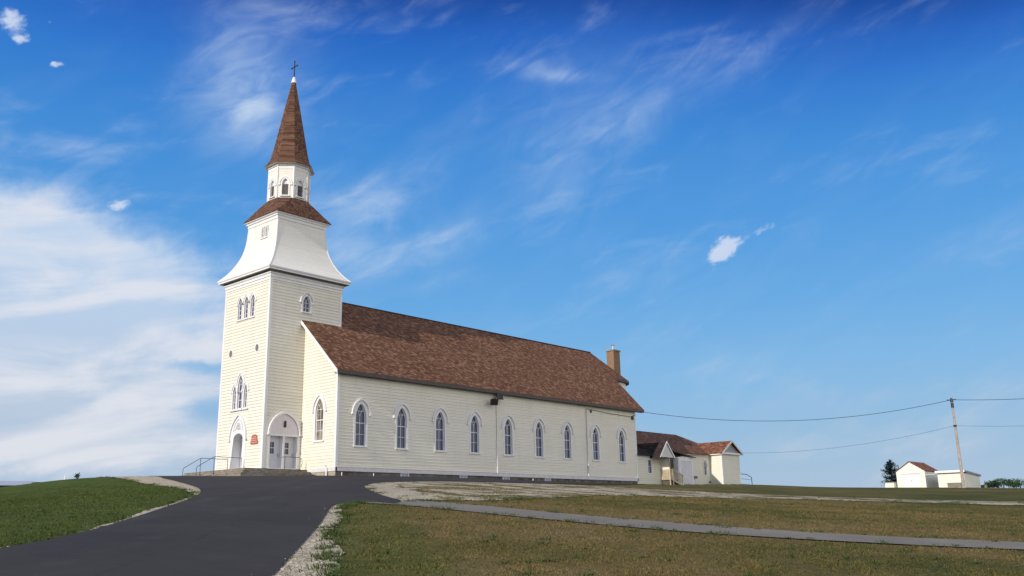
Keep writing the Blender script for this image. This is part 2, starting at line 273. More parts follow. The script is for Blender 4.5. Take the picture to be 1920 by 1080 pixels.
# ------------------------------------------------------------------ mesh helpers
def link(o, parent=None):
    col.objects.link(o)
    if parent is not None:
        o.parent = parent
        if parent.type == 'EMPTY': o.matrix_parent_inverse = Matrix.Translation(-parent.location)
    return o
class MB:
    def __init__(s): s.v = []; s.f = []
    def add(s, vs, fs):
        n = len(s.v); s.v += [tuple(p) for p in vs]; s.f += [tuple(i+n for i in f) for f in fs]; return s
    def box(s, x0, x1, y0, y1, z0, z1):
        return s.add([(x0,y0,z0),(x1,y0,z0),(x1,y1,z0),(x0,y1,z0),(x0,y0,z1),(x1,y0,z1),(x1,y1,z1),(x0,y1,z1)],
                     [(0,3,2,1),(4,5,6,7),(0,1,5,4),(1,2,6,5),(2,3,7,6),(3,0,4,7)])
    def prism(s, pts, vec):
        """closed prism: polygon pts (3D, in order) swept along vec"""
        n = len(pts); a = [Vector(p) for p in pts]; v = Vector(vec)
        return s.add(a+[p+v for p in a], [tuple(range(n))[::-1], tuple(range(n, 2*n))]+[(i, (i+1) % n, (i+1) % n+n, i+n) for i in range(n)])
    def tube(s, pts, r, seg=8, r1=None):
        pts = [Vector(p) for p in pts]; n = len(pts); rings = []
        for i, p in enumerate(pts):
            d = (pts[min(i+1, n-1)]-pts[max(i-1, 0)]).normalized()
            a = d.orthogonal().normalized() if i == 0 else (ref-d*ref.dot(d)).normalized()
            ref = a; bb = d.cross(a); rad = r if r1 is None else r+(r1-r)*i/(n-1)
            rings += [p+(a*math.cos(k*2*math.pi/seg)+bb*math.sin(k*2*math.pi/seg))*rad for k in range(seg)]
        fs = [(i*seg+k, i*seg+(k+1) % seg, (i+1)*seg+(k+1) % seg, (i+1)*seg+k) for i in range(n-1) for k in range(seg)]
        return s.add(rings, fs+[tuple(range(seg))[::-1], tuple(range((n-1)*seg, n*seg))])
    def bar(s, p, q, w, h=None, up=(0,0,1)):
        p, q = Vector(p), Vector(q); d = (q-p).normalized(); h = h or w; a = d.cross(Vector(up)).normalized()*w/2; b = a.normalized().cross(d)*h/2
        return s.add([p-a-b,p+a-b,p+a+b,p-a+b,q-a-b,q+a-b,q+a+b,q-a+b], [(0,3,2,1),(4,5,6,7),(0,1,5,4),(1,2,6,5),(2,3,7,6),(3,0,4,7)])
    def loft(s, rings, closed=True, cap0=False, cap1=False):
        n = len(rings[0]); vs = [p for r in rings for p in r]; fs = []
        for i in range(len(rings)-1):
            for k in range(n if closed else n-1):
                fs.append((i*n+k, i*n+(k+1) % n, (i+1)*n+(k+1) % n, (i+1)*n+k))
        if cap0: fs.append(tuple(range(n))[::-1])
        if cap1: fs.append(tuple(range((len(rings)-1)*n, len(rings)*n)))
        return s.add(vs, fs)
    def build(s, name, mat, parent=None, smooth=False, fix=True, loc=None):
        me = bpy.data.meshes.new(name); me.from_pydata(s.v, [], s.f); me.validate()
        if fix:
            bm = bmesh.new(); bm.from_mesh(me); bmesh.ops.recalc_face_normals(bm, faces=bm.faces); bm.to_mesh(me); bm.free()
        if smooth: me.polygons.foreach_set('use_smooth', [True]*len(me.polygons))
        me.materials.append(mat if not isinstance(mat, str) else M[mat])
        o = bpy.data.objects.new(name, me)
        if loc is not None: o.location = loc
        return link(o, parent)
def thing(name, label, cat, loc=(0,0,0), group=None):
    o = bpy.data.objects.new(name, None); link(o); o.location = loc; o['label'] = label; o['category'] = cat
    if group: o['group'] = group
    return o
def tag(o, label, cat, group=None):
    o['label'] = label; o['category'] = cat
    if group: o['group'] = group
    return o
def off(mb, loc):
    """express a mesh builder's vertices relative to a thing's base"""
    mb.v = [(x-loc[0], y-loc[1], z-loc[2]) for x, y, z in mb.v]; return mb

class Wall:
    def __init__(s, O, u, n): s.O = Vector(O); s.u = Vector(u); s.n = Vector(n)
    def P(s, u, z, o=0): return s.O+s.u*u+Vector((0,0,z))+s.n*o
    def box(s, mb, u0, u1, z0, z1, o0, o1):
        p = [s.P(a, c, d) for d in (o0, o1) for c in (z0, z1) for a in (u0, u1)]
        mb.add(p, [(0,1,3,2),(4,6,7,5),(0,4,5,1),(2,3,7,6),(0,2,6,4),(1,5,7,3)]); return mb
    def ring(s, mb, outer, inner, o0, o1, closed=False):
        """band between two outlines with the same number of (u,z) points, o0..o1 deep"""
        n = len(outer); vs = []
        for L, o in ((outer, o1), (inner, o1), (outer, o0), (inner, o0)): vs += [s.P(a, b, o) for a, b in L]
        fs = []
        for i in range(n if closed else n-1):
            j = (i+1) % n
            fs += [(i, j, n+j, n+i), (i, 2*n+i, 2*n+j, j), (n+i, n+j, 3*n+j, 3*n+i), (2*n+i, 3*n+i, 3*n+j, 2*n+j)]
        if not closed: fs += [(0, n, 3*n, 2*n), (n-1, 3*n-1, 4*n-1, 2*n-1)]
        mb.add(vs, fs); return mb
    def poly(s, mb, pts, o0, o1): return mb.prism([s.P(a, b, o0) for a, b in pts], s.n*(o1-o0))
def boards(mb, W_, z0, z1, ext, holes=(), inset=None, pitch=.24, lip=.038, thin=.005):
    """lapped clapboards: one tilted strip per course between the openings"""
    n = round((z1-z0)/pitch); pitch = (z1-z0)/n
    ins = inset or (lambda z: 0)
    for i in range(n):
        a, b = z0+i*pitch, z0+(i+1)*pitch; zm = (a+b)/2
        spans = [ext(zm)]
        for h in holes:
            r = h(zm)
            if r is None: continue
            new = []
            for u0, u1 in spans:
                if r[1] <= u0 or r[0] >= u1: new.append((u0, u1)); continue
                if r[0] > u0: new.append((u0, r[0]))
                if r[1] < u1: new.append((r[1], u1))
            spans = new
        for u0, u1 in spans:
            if u1-u0 < .01: continue
            e0, e1 = (ext(a), ext(b)) if inset else ((u0, u1), (u0, u1))
            if not inset: e0 = e1 = (u0, u1)
            elif u0 > ext(zm)[0]+.01: e0 = e1 = (u0, min(u1, e1[1]))
            elif u1 < ext(zm)[1]-.01: e0 = (e0[0], u1); e1 = (e1[0], u1)
            la, ta = lip-ins(a), thin-ins(b); base = thin-ins(a)
            mb.add([W_.P(e0[0], a, la), W_.P(e0[1], a, la), W_.P(e1[1], b, ta), W_.P(e1[0], b, ta), W_.P(e0[0], a, base), W_.P(e0[1], a, base)],
                   [(0,1,2,3), (4,5,1,0)])
    return mb

def lancet(uc, z0, zs, za, hw, n=9):
    """open outline of a pointed-arch opening, from bottom left over the apex to bottom right"""
    h = max(za-zs, hw*1.0001); Rr = (hw*hw+h*h)/(2*hw); tm = math.acos(-(Rr-hw)/Rr) if Rr > hw else math.pi/2
    L = [(uc-hw+Rr+Rr*math.cos(math.pi+(tm-math.pi)*k/n), zs+Rr*math.sin(math.pi+(tm-math.pi)*k/n)) for k in range(n+1)]
    return [(uc-hw, z0)]+L+[(2*uc-a, b) for a, b in L[::-1][1:]]+[(uc+hw, z0)]
def lancet_hole(uc, z0, zs, za, hw, g=.04):
    h = max(za-zs, hw*1.0001); Rr = (hw*hw+h*h)/(2*hw)
    def f(z):
        if z < z0-.02 or z > za: return None
        w = hw if z < zs else math.sqrt(max(0, Rr*Rr-(z-zs)**2))-(Rr-hw)
        return (uc-w-g, uc+w+g)
    return f
def gothic(parent, W_, uc, z0, zs, za, hw, casing=.17, depth=.15, hood=(.10, .13), hoodfoot=None, glass='glass', rails=(), tracery=True, trim='trim', inset=0, hood_half=None, label=None, bars=True):
    """a pointed window: casing mesh, with sill, glass, glazing bars and hood mould as sub-parts"""
    i_ = -inset
    if isinstance(W_, Wall): Wn = Wall(W_.P(0, 0, i_), W_.u, W_.n)
    mb = MB(); inn = lancet(uc, z0, zs, za, hw); out = lancet(uc, z0, zs, za+casing*1.25, hw+casing)
    Wn.ring(mb, out, inn, -.01, .055)
    Wn.ring(mb, lancet(uc, z0, zs, za+.012, hw+.012), lancet(uc, z0, zs, za, hw), -depth, .0)
    sash = lancet(uc, z0+.0, zs, za-.06, hw-.05); Wn.ring(mb, lancet(uc, z0, zs, za-.004, hw-.004), sash, -depth+.015, -depth+.06)
    Wn.box(mb, uc-hw+.004, uc+hw-.004, z0, z0+.07, -depth+.015, -depth+.062)
    win = mb.build('window', trim, parent)
    if label: win['label'] = label
    mb = MB(); Wn.box(mb, uc-hw-casing-.03, uc+hw+casing+.03, z0-.09, z0-.002, -depth, .12); mb.build('sill', trim, win)
    mb = MB(); g = lancet(uc, z0+.01, zs, za-.01, hw-.01); mb.add([Wn.P(a, b, -depth+.01) for a, b in g], [tuple(range(len(g)))]); mb.build('glass', glass, win)
    if bars:
        mb = MB(); d0, d1 = -depth+.014, -depth+.045
        top = zs if tracery else za-.12
        Wn.box(mb, uc-.018, uc+.018, z0+.06, top, d0, d1)
        for z, w in rails: Wn.box(mb, uc-hw+.04, uc+hw-.04, z-w/2, z+w/2, d0-.002, d1+.004)
        if tracery:
            for sg in (-1, 1):
                pts = [(uc+sg*(hw-.06)*(k/6)**1.3, zs+(za-zs)*.62*math.sin(k/6*math.pi/2)) for k in range(7)]
                for k in range(6):
                    mb.bar(Wn.P(*pts[k], (d0+d1)/2), Wn.P(*pts[k+1], (d0+d1)/2), .028, .03, up=Wn.n)
        mb.build('glazing_bars', trim, win)
    if hood:
        hw_, hp = hood; hh = hood_half or hw+casing+hw_
        ft = hoodfoot if hoodfoot is not None else zs
        zo = za+casing*1.25+hw_*1.3
        o_ = lancet(uc, ft, zs if ft < zs else ft, zo, hh+.04); i2 = lancet(uc, ft, zs if ft < zs else ft, zo-hw_*1.25, hh+.04-hw_)
        mb = MB(); Wn.ring(mb, o_, i2, .0, hp)
        for sg in (-1, 1): Wn.box(mb, uc+sg*(hh+.0)-.09, uc+sg*(hh+.0)+.09, ft-.10, ft+.01, .0, hp+.03)
        mb.build('hood_mould', trim, win)
    return win
# ------------------------------------------------------------------ terrain
CP=[(-38.4,-59.4,-5.85),(-36,-52,-5.25),(-30,-62,-5.7),(-48,-62,-6.3),(-20,-30,-3.05),(-25,-40,-4.0),(-12,-20,-2.15),(-4,-8,-1.12),
(-3.2,-2.4,-.80),(-3,8,-.75),(3.4,-4.6,-.73),(15,-4.6,-.73),(28,-4.6,-.73),(42,-4.6,-.70),(47,-4,-.62),(54,-3.2,-.45),(61,-4,-.35),(66,-4,-.25),
(20,3,-.7),(40,8,-.6),(-5,2,-.68),(-9.2,5,-.73),(-13,2,-1.02),(-16,0,-1.72),(-22,-6,-2.8),(-8,18,-1.3),(-20,20,-2.6),(5,25,-1.2),(40,30,-1.5),
(-40,0,-4.2),(-45,-30,-5.0),(-60,-60,-7),
(20,-25,-2.25),(30,-40,-3.0),(5,-45,-4.05),(45,-20,-1.65),(70,-26,-1.38),(60,-40,-2.25),(85,-15,-1.4),(66,-14,-.95),(90,-40,-2.1),(95,-5,-1.6),
(-10,-60,-5.0),(0,-75,-5.3),(60,-70,-3.8),(110,-60,-3.0),(120,0,-2.6),(130,-30,-2.8),(30,-100,-6),(-60,-100,-9),(-90,-30,-9),(-70,40,-6.5),(0,70,-5),(60,60,-4),(130,50,-5)]
CP=np.array(CP,float)
def _k(r2): return np.where(r2>0,r2*np.log(r2+1e-12),0)
_n=len(CP);_S=50.
_x=CP[:,:2]/_S
_K=_k(((_x[:,None]-_x[None])**2).sum(-1))+np.eye(_n)*.0003
_P=np.c_[np.ones(_n),_x]
_w=np.linalg.solve(np.block([[_K,_P],[_P.T,np.zeros((3,3))]]),np.r_[CP[:,2],0,0,0])
def hgt(x,y):
    x=np.asarray(x,float);y=np.asarray(y,float);sh=x.shape
    q=np.stack([x.ravel(),y.ravel()],1)/_S;o=np.zeros(len(q))
    for i in range(0,len(q),20000):
        s=q[i:i+20000];o[i:i+20000]=_k(((s[:,None]-_x[None])**2).sum(-1))@_w[:_n]+_w[_n]+s@_w[_n+1:]
    r=np.hypot(x.ravel()-25,y.ravel()+20)
    t=np.clip((r-95)/110,0,1);t=t*t*(3-2*t)
    o=np.clip(o,-14,3)
    return (o*(1-t)+(-11)*t).reshape(sh)
def z_at(x, y): return float(hgt(x, y))
def axis(lo, hi, step, far):
    a = list(np.arange(lo, hi+step/2, step)); s = step
    L = [];p = lo
    while p > -far: s *= 1.25; p -= s; L.append(p)
    s = step; p = hi; H = []
    while p < far: s *= 1.25; p += s; H.append(p)
    return np.array(L[::-1]+a+H)
ax_, ay_ = axis(-60, 112, .6, 4500), axis(-90, 40, .6, 4500)
X, Y = np.meshgrid(ax_, ay_); Z = hgt(X, Y)
nx, ny = len(ax_), len(ay_)
idx = np.arange(nx*ny).reshape(ny, nx)
quads = np.stack([idx[:-1,:-1], idx[:-1,1:], idx[1:,1:], idx[1:,:-1]], -1).reshape(-1, 4)
me = bpy.data.meshes.new('ground'); me.from_pydata(np.stack([X, Y, Z], -1).reshape(-1, 3).tolist(), [], quads.tolist())
me.polygons.foreach_set('use_smooth', [True]*len(me.polygons)); me.materials.append(M['grass'])
g = bpy.data.objects.new('ground', me); link(g); g['kind'] = 'structure'

def densify(P, step=.6, jit=0):
    out = []
    for i in range(len(P)):
        a, b = np.array(P[i], float), np.array(P[(i+1) % len(P)], float); n = max(1, int(np.hypot(*(b-a))/step))
        for k in range(n):
            p = a+(b-a)*k/n
            out.append(p)
    out = np.array(out)
    if jit:
        nse = rng.normal(0, 1, out.shape); f = np.zeros_like(out)
        for w_, a_ in ((1, .5), (3, 1.2), (9, 2.2)):
            ker = np.hanning(w_*2+1); ker /= np.sqrt((ker**2).sum()); f += a_*np.stack([np.convolve(nse[:, j], ker, 'same') for j in (0, 1)], 1)
        out = out+f*jit*.5
    return [tuple(p) for p in out]
def smooth_line(P, it=2):
    P = [np.array(p, float) for p in P]
    for _ in range(it):
        Q = [P[0]]
        for a, b in zip(P[:-1], P[1:]): Q += [a*.75+b*.25, a*.25+b*.75]
        P = Q+[P[-1]]
    return [tuple(p) for p in P]
def inside(pts, poly):
    x, y = pts[:, 0], pts[:, 1]; r = np.zeros(len(pts), bool); P = np.array(poly); j = len(P)-1
    for i in range(len(P)):
        c = ((P[i,1] > y) != (P[j,1] > y)); d = P[j,1]-P[i,1]
        r ^= c & (x < (P[j,0]-P[i,0])*(y-P[i,1])/(d if d else 1e-9)+P[i,0]); j = i
    return r
def drape(name, poly, lift, mat, grid=1.0):
    P = np.array(poly); lo, hi = P.min(0), P.max(0)
    gx, gy = np.meshgrid(np.arange(lo[0], hi[0], grid), np.arange(lo[1], hi[1], grid)); G = np.stack([gx.ravel()+.13, gy.ravel()+.17], 1)
    G = G[inside(G, poly)]
    keep = np.ones(len(G), bool)
    for i in range(0, len(G), 4000):
        keep[i:i+4000] = (((G[i:i+4000, None]-P[None])**2).sum(-1)).min(1) > .2**2
    G = G[keep]
    vs = [Vector(p) for p in poly]+[Vector(p) for p in G]; n = len(poly)
    r = delaunay_2d_cdt(vs, [(i, (i+1) % n) for i in range(n)], [], 1, 1e-5)
    v2 = np.array([tuple(p) for p in r[0]]); z = hgt(v2[:,0], v2[:,1])+lift
    me = bpy.data.meshes.new(name); me.from_pydata(np.c_[v2, z].tolist(), [], [tuple(f) for f in r[2]]); me.validate()
    bm = bmesh.new(); bm.from_mesh(me)
    for f in bm.faces:
        if f.normal.z < 0: f.normal_flip()
    bm.to_mesh(me); bm.free()
    me.polygons.foreach_set('use_smooth', [True]*len(me.polygons)); me.materials.append(M[mat])
    o = bpy.data.objects.new(name, me); link(o); o['kind'] = 'structure'; return o

right_edge = [(-31.1,-48.52),(-30.06,-47.3),(-28.95,-46.0),(-27.4,-44.16),(-25.77,-42.25),(-23.75,-39.77),(-21.84,-37.45),(-20.9,-36.75),(-19.76,-36.6)]
tip = [(-19.27,-37.48),(-18.52,-36.67),(-18.22,-35.87),(-16.7,-33.23),(-13.96,-29.27),(-11.89,-26.57),(-8.76,-23.44),(-6.2,-22.07),(-.79,-20.94),(6.31,-20.91),(13.19,-19.87),(20,-18.0),(28,-14),(36,-9.5),(42.0,-6.2)]
driveL = [(-7.5,2.5),(-8.2,0.2),(-8.9,-2.4),(-9.24,-2.76),(-10.55,-7.27),(-12.77,-12.89),(-16.58,-20.62),(-19.33,-25.73),(-21.24,-29.01),(-23.34,-31.96),(-25.72,-34.88),(-27.95,-37.68),(-30.0,-40.15),(-31.44,-41.5),(-33.4,-43.0),(-46,-51)]
RE, TP, DL = smooth_line(right_edge), smooth_line(tip), smooth_line(driveL)
drive = [(-46,-66),(-40,-58.5),(-36,-54.0)]+RE+[(-19.87,-37.88)]+TP+[(42,-4.7),(3.8,-4.7),(3.8,-2.5),(-1,3),(-1,14),(-4,20),(-9,24),(-12,22),(-8.5,12)]+DL
drape('driveway', densify(drive, .5), .036, 'asphalt')
gravL = [(-11.16,-1.82),(-11.8,-5.28),(-13.11,-10.33),(-15.48,-16.54),(-18.35,-22.83),(-20.65,-27.5),(-21.92,-29.89),(-23.59,-31.94),(-25.57,-34.29),(-27.48,-36.69),(-28.78,-38.4),(-30.45,-40.45),(-31.5,-41.4),(-33.6,-42.9),(-46.3,-50.8)]
shift = lambda L, dx, dy: [(a+dx, b+dy) for a, b in L]
GL = [(-9.6,6),(-10.8,1)]+gravL
drape('gravel_verge', densify(smooth_line(GL)+shift(DL[::-1], .35, -.3), .22, .05), .018, 'gravel', .8)
gravR = [(-19.76,-36.6),(-21.19,-37.45),(-22.46,-38.61),(-23.6,-40.3),(-25.0,-42.0),(-26.35,-43.5),(-27.5,-45.05),(-28.8,-46.7),(-29.8,-48.0),(-30.6,-49.1),(-33.4,-52.7),(-39.4,-59.8)]
drape('gravel_verge', densify(smooth_line(gravR)[1:]+[(-40.2,-58.3),(-36.3,-53.8)]+shift(RE, -.3, .3)[:-2], .2, .06), .018, 'gravel', .8)
low = [(-17.71,-37.0),(-17.08,-37.59),(-16.19,-37.93),(-14.62,-37.69),(-12.8,-37.34),(-9.88,-36.47),(-6.47,-35.48),(-2.45,-34.91),(1.84,-35.14),(6.19,-35.71),(10.64,-36.58),(12.58,-38.78),(13.81,-41.21),(15.19,-43.52),(15.89,-46.58),(18,-58)]
up = [(2.5,-21.3),(9.86,-22.43),(11.78,-25.26),(13.76,-27.99),(14.77,-31.19),(15.9,-34.32),(17.0,-37.14),(17.9,-40.04),(19.2,-42.49),(20.5,-45.61),(22.5,-58)]
up2 = shift(smooth_line(up), .0, .0)
island = smooth_line(low)+up2[::-1]+shift([p for p in TP if p[0] < 3][::-1], -.15, .35)
drape('gravel_bank', densify(island, .3, .06), .018, 'gravel_patchy', .8)
rim_o = [p for p in TP if p[0] < 3]+up2
def offset_line(L, d):
    d = np.linspace(d*1.25, d*.35, len(L))[:, None]
    L = np.array(L); t = np.gradient(L, axis=0); t /= np.hypot(t[:,0], t[:,1])[:,None]+1e-9; return [tuple(p) for p in L+np.stack([t[:,1], -t[:,0]], 1)*d]
rim_o = smooth_line([(-19.0,-37.1),(-18.45,-36.3),(-18.22,-35.87),(-16.7,-33.23),(-13.96,-29.27),(-11.89,-26.57),(-8.76,-23.44),(-6.2,-22.07),(-.79,-20.94),(2.5,-21.3),(9.86,-22.43),(11.78,-25.26),(13.76,-27.99),(14.77,-31.19),(15.9,-34.32),(17.0,-37.14),(17.9,-40.04),(19.2,-42.49),(20.5,-45.61),(22.5,-58)])
rim_i = offset_line(rim_o, 1.3)[6:]
rim = rim_o+rim_i[::-1]
drape('gravel_verge', densify(rim, .22, .12), .026, 'gravel', .8)
pu = [(-18.9,-36.2),(-18.1,-37.2),(-18.0,-39.0),(-18.35,-42.0),(-18.6,-44.4),(-18.7,-46.4),(-18.75,-48.1),(-18.6,-50.0),(-18.2,-52.0),(-17.2,-54.3),(-15.5,-57.2),(-12,-62),(-5,-70)]
pl = [(-20.6,-36.7),(-20.1,-38.2),(-20.1,-40.15),(-20.55,-43.4),(-20.8,-46.0),(-20.9,-48.0),(-20.8,-49.6),(-20.4,-51.6),(-19.6,-54.1),(-17.7,-57.4),(-14,-63),(-7,-71.2)]
drape('footpath', densify(smooth_line(pu)+smooth_line(pl)[::-1], .3, .012), .024, 'path', .8)

# ------------------------------------------------------------------ the church
TW, TD, NX0, NX1, NY0, ZR, SL = 6.37, 6.81, 3.37, 42.22, -4.37, 14.6, .936
YC = TW/2; NY1 = 2*YC-NY0
roofz = lambda y: ZR-SL*abs(y-YC)
church = thing('church', 'cream clapboard church with brown shingled roof, square front tower and tall pointed spire', 'church', (3.4, YC, -.73))
C_ = church
# walls
WS = Wall((0, NY0, 0), (1,0,0), (0,-1,0)); WN = Wall((0, NY1, 0), (1,0,0), (0,1,0))
WX = [5.62, 9.73, 13.9, 17.98, 22.25, 26.5, 30.68, 35.15, 39.6]
holes = [lancet_hole(x, 1.55, 3.75, 4.83, .50) for x in WX]
mb = MB(); eave_w = roofz(NY0)-.16
boards(mb, WS, -.12, eave_w, lambda z: (NX0, NX1), holes); boards(mb, WN, -.12, eave_w, lambda z: (NX0, NX1), holes)
WF = Wall((NX0, 0, 0), (0,1,0), (-1,0,0)); WR = Wall((NX1, 0, 0), (0,1,0), (1,0,0))
slope_ext = lambda z: (NY0, NY1) if z < eave_w else (YC-(ZR-.2-z)/SL, YC+(ZR-.2-z)/SL)
fh = [lancet_hole(-2.28, 1.98, 4.15, 5.22, .5), lancet_hole(2*YC+2.28, 1.98, 4.15, 5.22, .5), lambda z: (-.0, TW) if z < 16 else None]
boards(mb, WF, -.12, 14.2, slope_ext, fh); boards(mb, WR, -.12, 14.2, slope_ext)
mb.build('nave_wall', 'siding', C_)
mb = MB()
for w, x0, x1 in ((WS, NX0-.03, NX1+.03), (WN, NX0-.03, NX1+.03)):
    w.box(mb, x0, x1, -.335, -.05, -.1, .07); w.box(mb, x0, x1, -.05, -.02, -.1, .10)
WF.box(mb, NY0-.07, -.003, -.335, -.05, -.1, .07); WF.box(mb, TW+.003, NY1+.07, -.335, -.05, -.1, .07)
WR.box(mb, NY0-.07, NY1+.07, -.335, -.05, -.1, .07)
mb.build('water_table', 'trim_old', C_)
for w, q0, q1, o_ in ((WS, NX0-.045, NX0+.17, .045), (WN, NX0-.045, NX0+.17, .045), (WS, NX1-.17, NX1+.045, .045), (WN, NX1-.17, NX1+.045, .045), (WF, NY0+.003, NY0+.15, .048), (WF, NY1-.15, NY1-.003, .048)):
    mb = MB(); w.box(mb, q0, q1, -.03, eave_w+.1, -.05, o_); mb.build('corner_board', 'trim', C_)
mb = MB(); WS.box(mb, NX0+.17, NX1-.17, eave_w-.28, eave_w+.08, -.02, .05); WN.box(mb, NX0+.17, NX1-.17, eave_w-.28, eave_w+.08, -.02, .05); mb.build('frieze_board', 'trim_old', C_)
# foundation
mb = MB(); mb.box(NX0+.06, NX1-.02, NY0+.04, NY1-.04, -3.2, -.345); mb.box(.05, TD, .05, TW-.05, -3, -.05)
fd = mb.build('foundation', 'stone', C_)
mb = MB(); mb.box(NX0-.02, NX0+.055, NY0+.0, -.02, -1.6, -.34); mb.build('front_foundation', 'stone_front', C_)
for x in (10.1, 16.6, 21.9, 27.6):
    mb = MB(); WS.ring(mb, [(x-.44,-.68),(x-.44,-.34),(x+.44,-.34),(x+.44,-.68)], [(x-.36,-.62),(x-.36,-.385),(x+.36,-.385),(x+.36,-.62)], -.05, .03, True)
    w = mb.build('basement_window', 'trim_old', C_)
    mb = MB(); WS.box(mb, x-.36, x+.36, -.62, -.385, -.04, -.015); mb.build('glass', 'glass_pale', w)
    mb = MB(); WS.box(mb, x-.015, x+.015, -.62, -.385, -.014, .01); WS.box(mb, x-.34, x-.02, -.51, -.495, -.014, .008); WS.box(mb, x+.02, x+.34, -.51, -.495, -.014, .008); mb.build('glazing_bars', 'trim_old', w)
# nave windows
for x in WX:
    gothic(C_, WS, x, 1.55, 3.75, 4.80, .50, casing=.18, depth=.17, rails=((3.30,.06),(2.45,.03),(4.2,.03)), hoodfoot=3.98, hood_half=.86)
    gothic(C_, WN, x, 1.55, 3.75, 4.80, .50, casing=.18, depth=.17, rails=((3.30,.06),(2.45,.03)), hoodfoot=3.98, hood_half=.86)
for y in (-2.28, 2*YC+2.28):
    gothic(C_, WF, y, 1.98, 4.15, 5.20, .5, casing=.17, depth=.13, rails=((3.55,.07),(2.75,.035),(4.35,.035)), hoodfoot=4.25, glass='glass_front', hood_half=.82)
# main roof
def slab(mb, pts, th):
    return mb.prism([Vector(p) for p in pts], (0, 0, -th))
mb = MB(); xe0, xr, xe1, ye = 2.95, 44.9, 43.36, NY0-.44
for sg in (-1, 1):
    Yf = lambda y: YC+sg*(YC-y)*1.0 if sg == 1 else y
    a = [(xe0, ye), (xe1, ye), (xr, YC), (xe0, YC)]
    slab(mb, [(x, y if sg < 0 else 2*YC-y, roofz(y)) for x, y in a], .2)
rf = mb.build('roof', 'roof', C_)
mb = MB()
for y in (ye, 2*YC-ye):
    s_ = -1 if y < YC else 1
    mb.box(xe0+.02, xe1-.02, min(y, y+s_*.05), max(y, y+s_*.05), roofz(ye)-.30, roofz(ye)-.035)
    mb.box(xe0+.02, xe1-.02, *( (y+.001, NY0-.05) if s_ < 0 else (NY1+.05, y-.001) ), roofz(ye)-.30, roofz(ye)-.25)
mb.build('gutter_board', 'fascia', C_)
mb = MB()
for sg in (-1, 1):
    f = lambda y: y if sg < 0 else 2*YC-y
    pts = [(xe0-.035, f(ye-.04), roofz(ye)-.06), (xe0-.035, f(YC), ZR-.02), (xe0-.035, f(YC), ZR-.30), (xe0-.035, f(ye-.04), roofz(ye)-.36)]
    mb.prism(pts, (.07, 0, 0))
mb.build('rake_board', 'trim', C_)
mb = MB(); mb.bar((TD, YC, ZR+.01), (xr, YC, ZR+.01), .26, .05); mb.build('ridge_cap', 'fascia', C_)
# rounded apse behind the nave
ac = (46.0, YC)
def arc(r, n=14, x0=NX1): return [(x0, ac[1]-r)]+[(ac[0]+r*math.sin(k*math.pi/n), ac[1]-r*math.cos(k*math.pi/n)) for k in range(n+1)]+[(x0, ac[1]+r)]
mb = MB(); L = arc(3.3); mb.loft([[(x, y, z) for x, y in L] for z in (-.6, 11.3)], closed=False); mb.build('apse_wall', 'siding_upper', C_)
mb = MB(); L = arc(3.68, x0=43.4); n = len(L); zb = roofz(L[0][1]); apex = (xr, YC, ZR-.005)
mb.add([(x, y, zb) for x, y in L]+[apex, (43.4, YC, ZR-.01)], [(i, i+1, n) for i in range(n-1)]+[(0, n, n+1), (n+1, n, n-1)])
mb.build('apse_roof', 'roof', C_)
mb = MB(); L2 = arc(3.25, x0=43.4)
mb.loft([[(x, y, zb-.01) for x, y in L], [(x, y, zb-.26) for x, y in L], [(x, y, zb-.30) for x, y in L2]], closed=False); mb.build('apse_cornice', 'fascia', C_)
mb = MB(); mb.box(47.5, 48.75, 1.75, 2.75, 10.5, 14.95); ch = mb.build('chimney', 'brick', rf)
mb = MB(); mb.box(47.42, 48.83, 1.67, 2.83, 14.95, 15.1); mb.build('chimney_cap', 'concrete', ch)
mb = MB().tube([(48.1,2.25,15.1),(48.1,2.25,15.65)], .16, 12); mb.tube([(48.1,2.25,15.66),(48.1,2.25,15.85)], .22, 12, .08); mb.build('flue_pipe', 'metal', ch)

# tower shaft
T0 = Wall((0,0,0), (0,1,0), (-1,0,0)); T1 = Wall((0,0,0), (1,0,0), (0,-1,0)); T2 = Wall((TD,0,0), (0,1,0), (1,0,0)); T3 = Wall((0,TW,0), (1,0,0), (0,1,0))
FD, SD = 3.33, 1.78     # centres of the front door and of the side doors
def door_hole(z): return (FD-.65, FD+.93) if z < 2.75 else None
fr = [door_hole, lancet_hole(FD, 2.3, 2.45, 4.1, .98)]
low3 = [(3.42, 4.66, 6.45, 7.30, .33), (4.20, 4.66, 5.95, 6.50, .22), (2.64, 4.66, 5.95, 6.50, .22)]
up3 = [(4.10, 11.78, 13.02, 13.58, .28), (3.20, 11.78, 13.02, 13.58, .28), (2.30, 11.78, 13.02, 13.58, .28)]
for u, a, b, c, h in low3+up3: fr.append(lancet_hole(u, a, b, c, h))
mb = MB(); boards(mb, T0, 0.0, 14.75, lambda z: (0, TW), fr)
sh = [lambda z: (SD-1.32, SD+1.32) if z < 2.5 else None, lancet_hole(3.38, 12.28, 13.1, 13.68, .34)]
boards(mb, T1, 0.0, 14.75, lambda z: (0, TD), sh); boards(mb, T3, 0.0, 14.75, lambda z: (0, TD)); boards(mb, T2, 9.5, 14.75, lambda z: (0, TW))
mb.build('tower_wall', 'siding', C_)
mb = MB()
for a, b in (((0, 0), 0),):
    pass
for w, u, s_ in ((T0, 0, 1), (T0, TW, -1), (T1, 0, 1), (T1, TD, -1), (T3, 0, 1), (T3, TD, -1)):
    k = .002 if w is T1 or w is T3 else 0
    mb = MB(); w.box(mb, min(u-s_*(.045-k), u+s_*.17), max(u-s_*(.045-k), u+s_*.17), (.0 if u != TD else 9.0)+k, 14.62, -.03, .045-k); mb.build('corner_board', 'trim', C_)
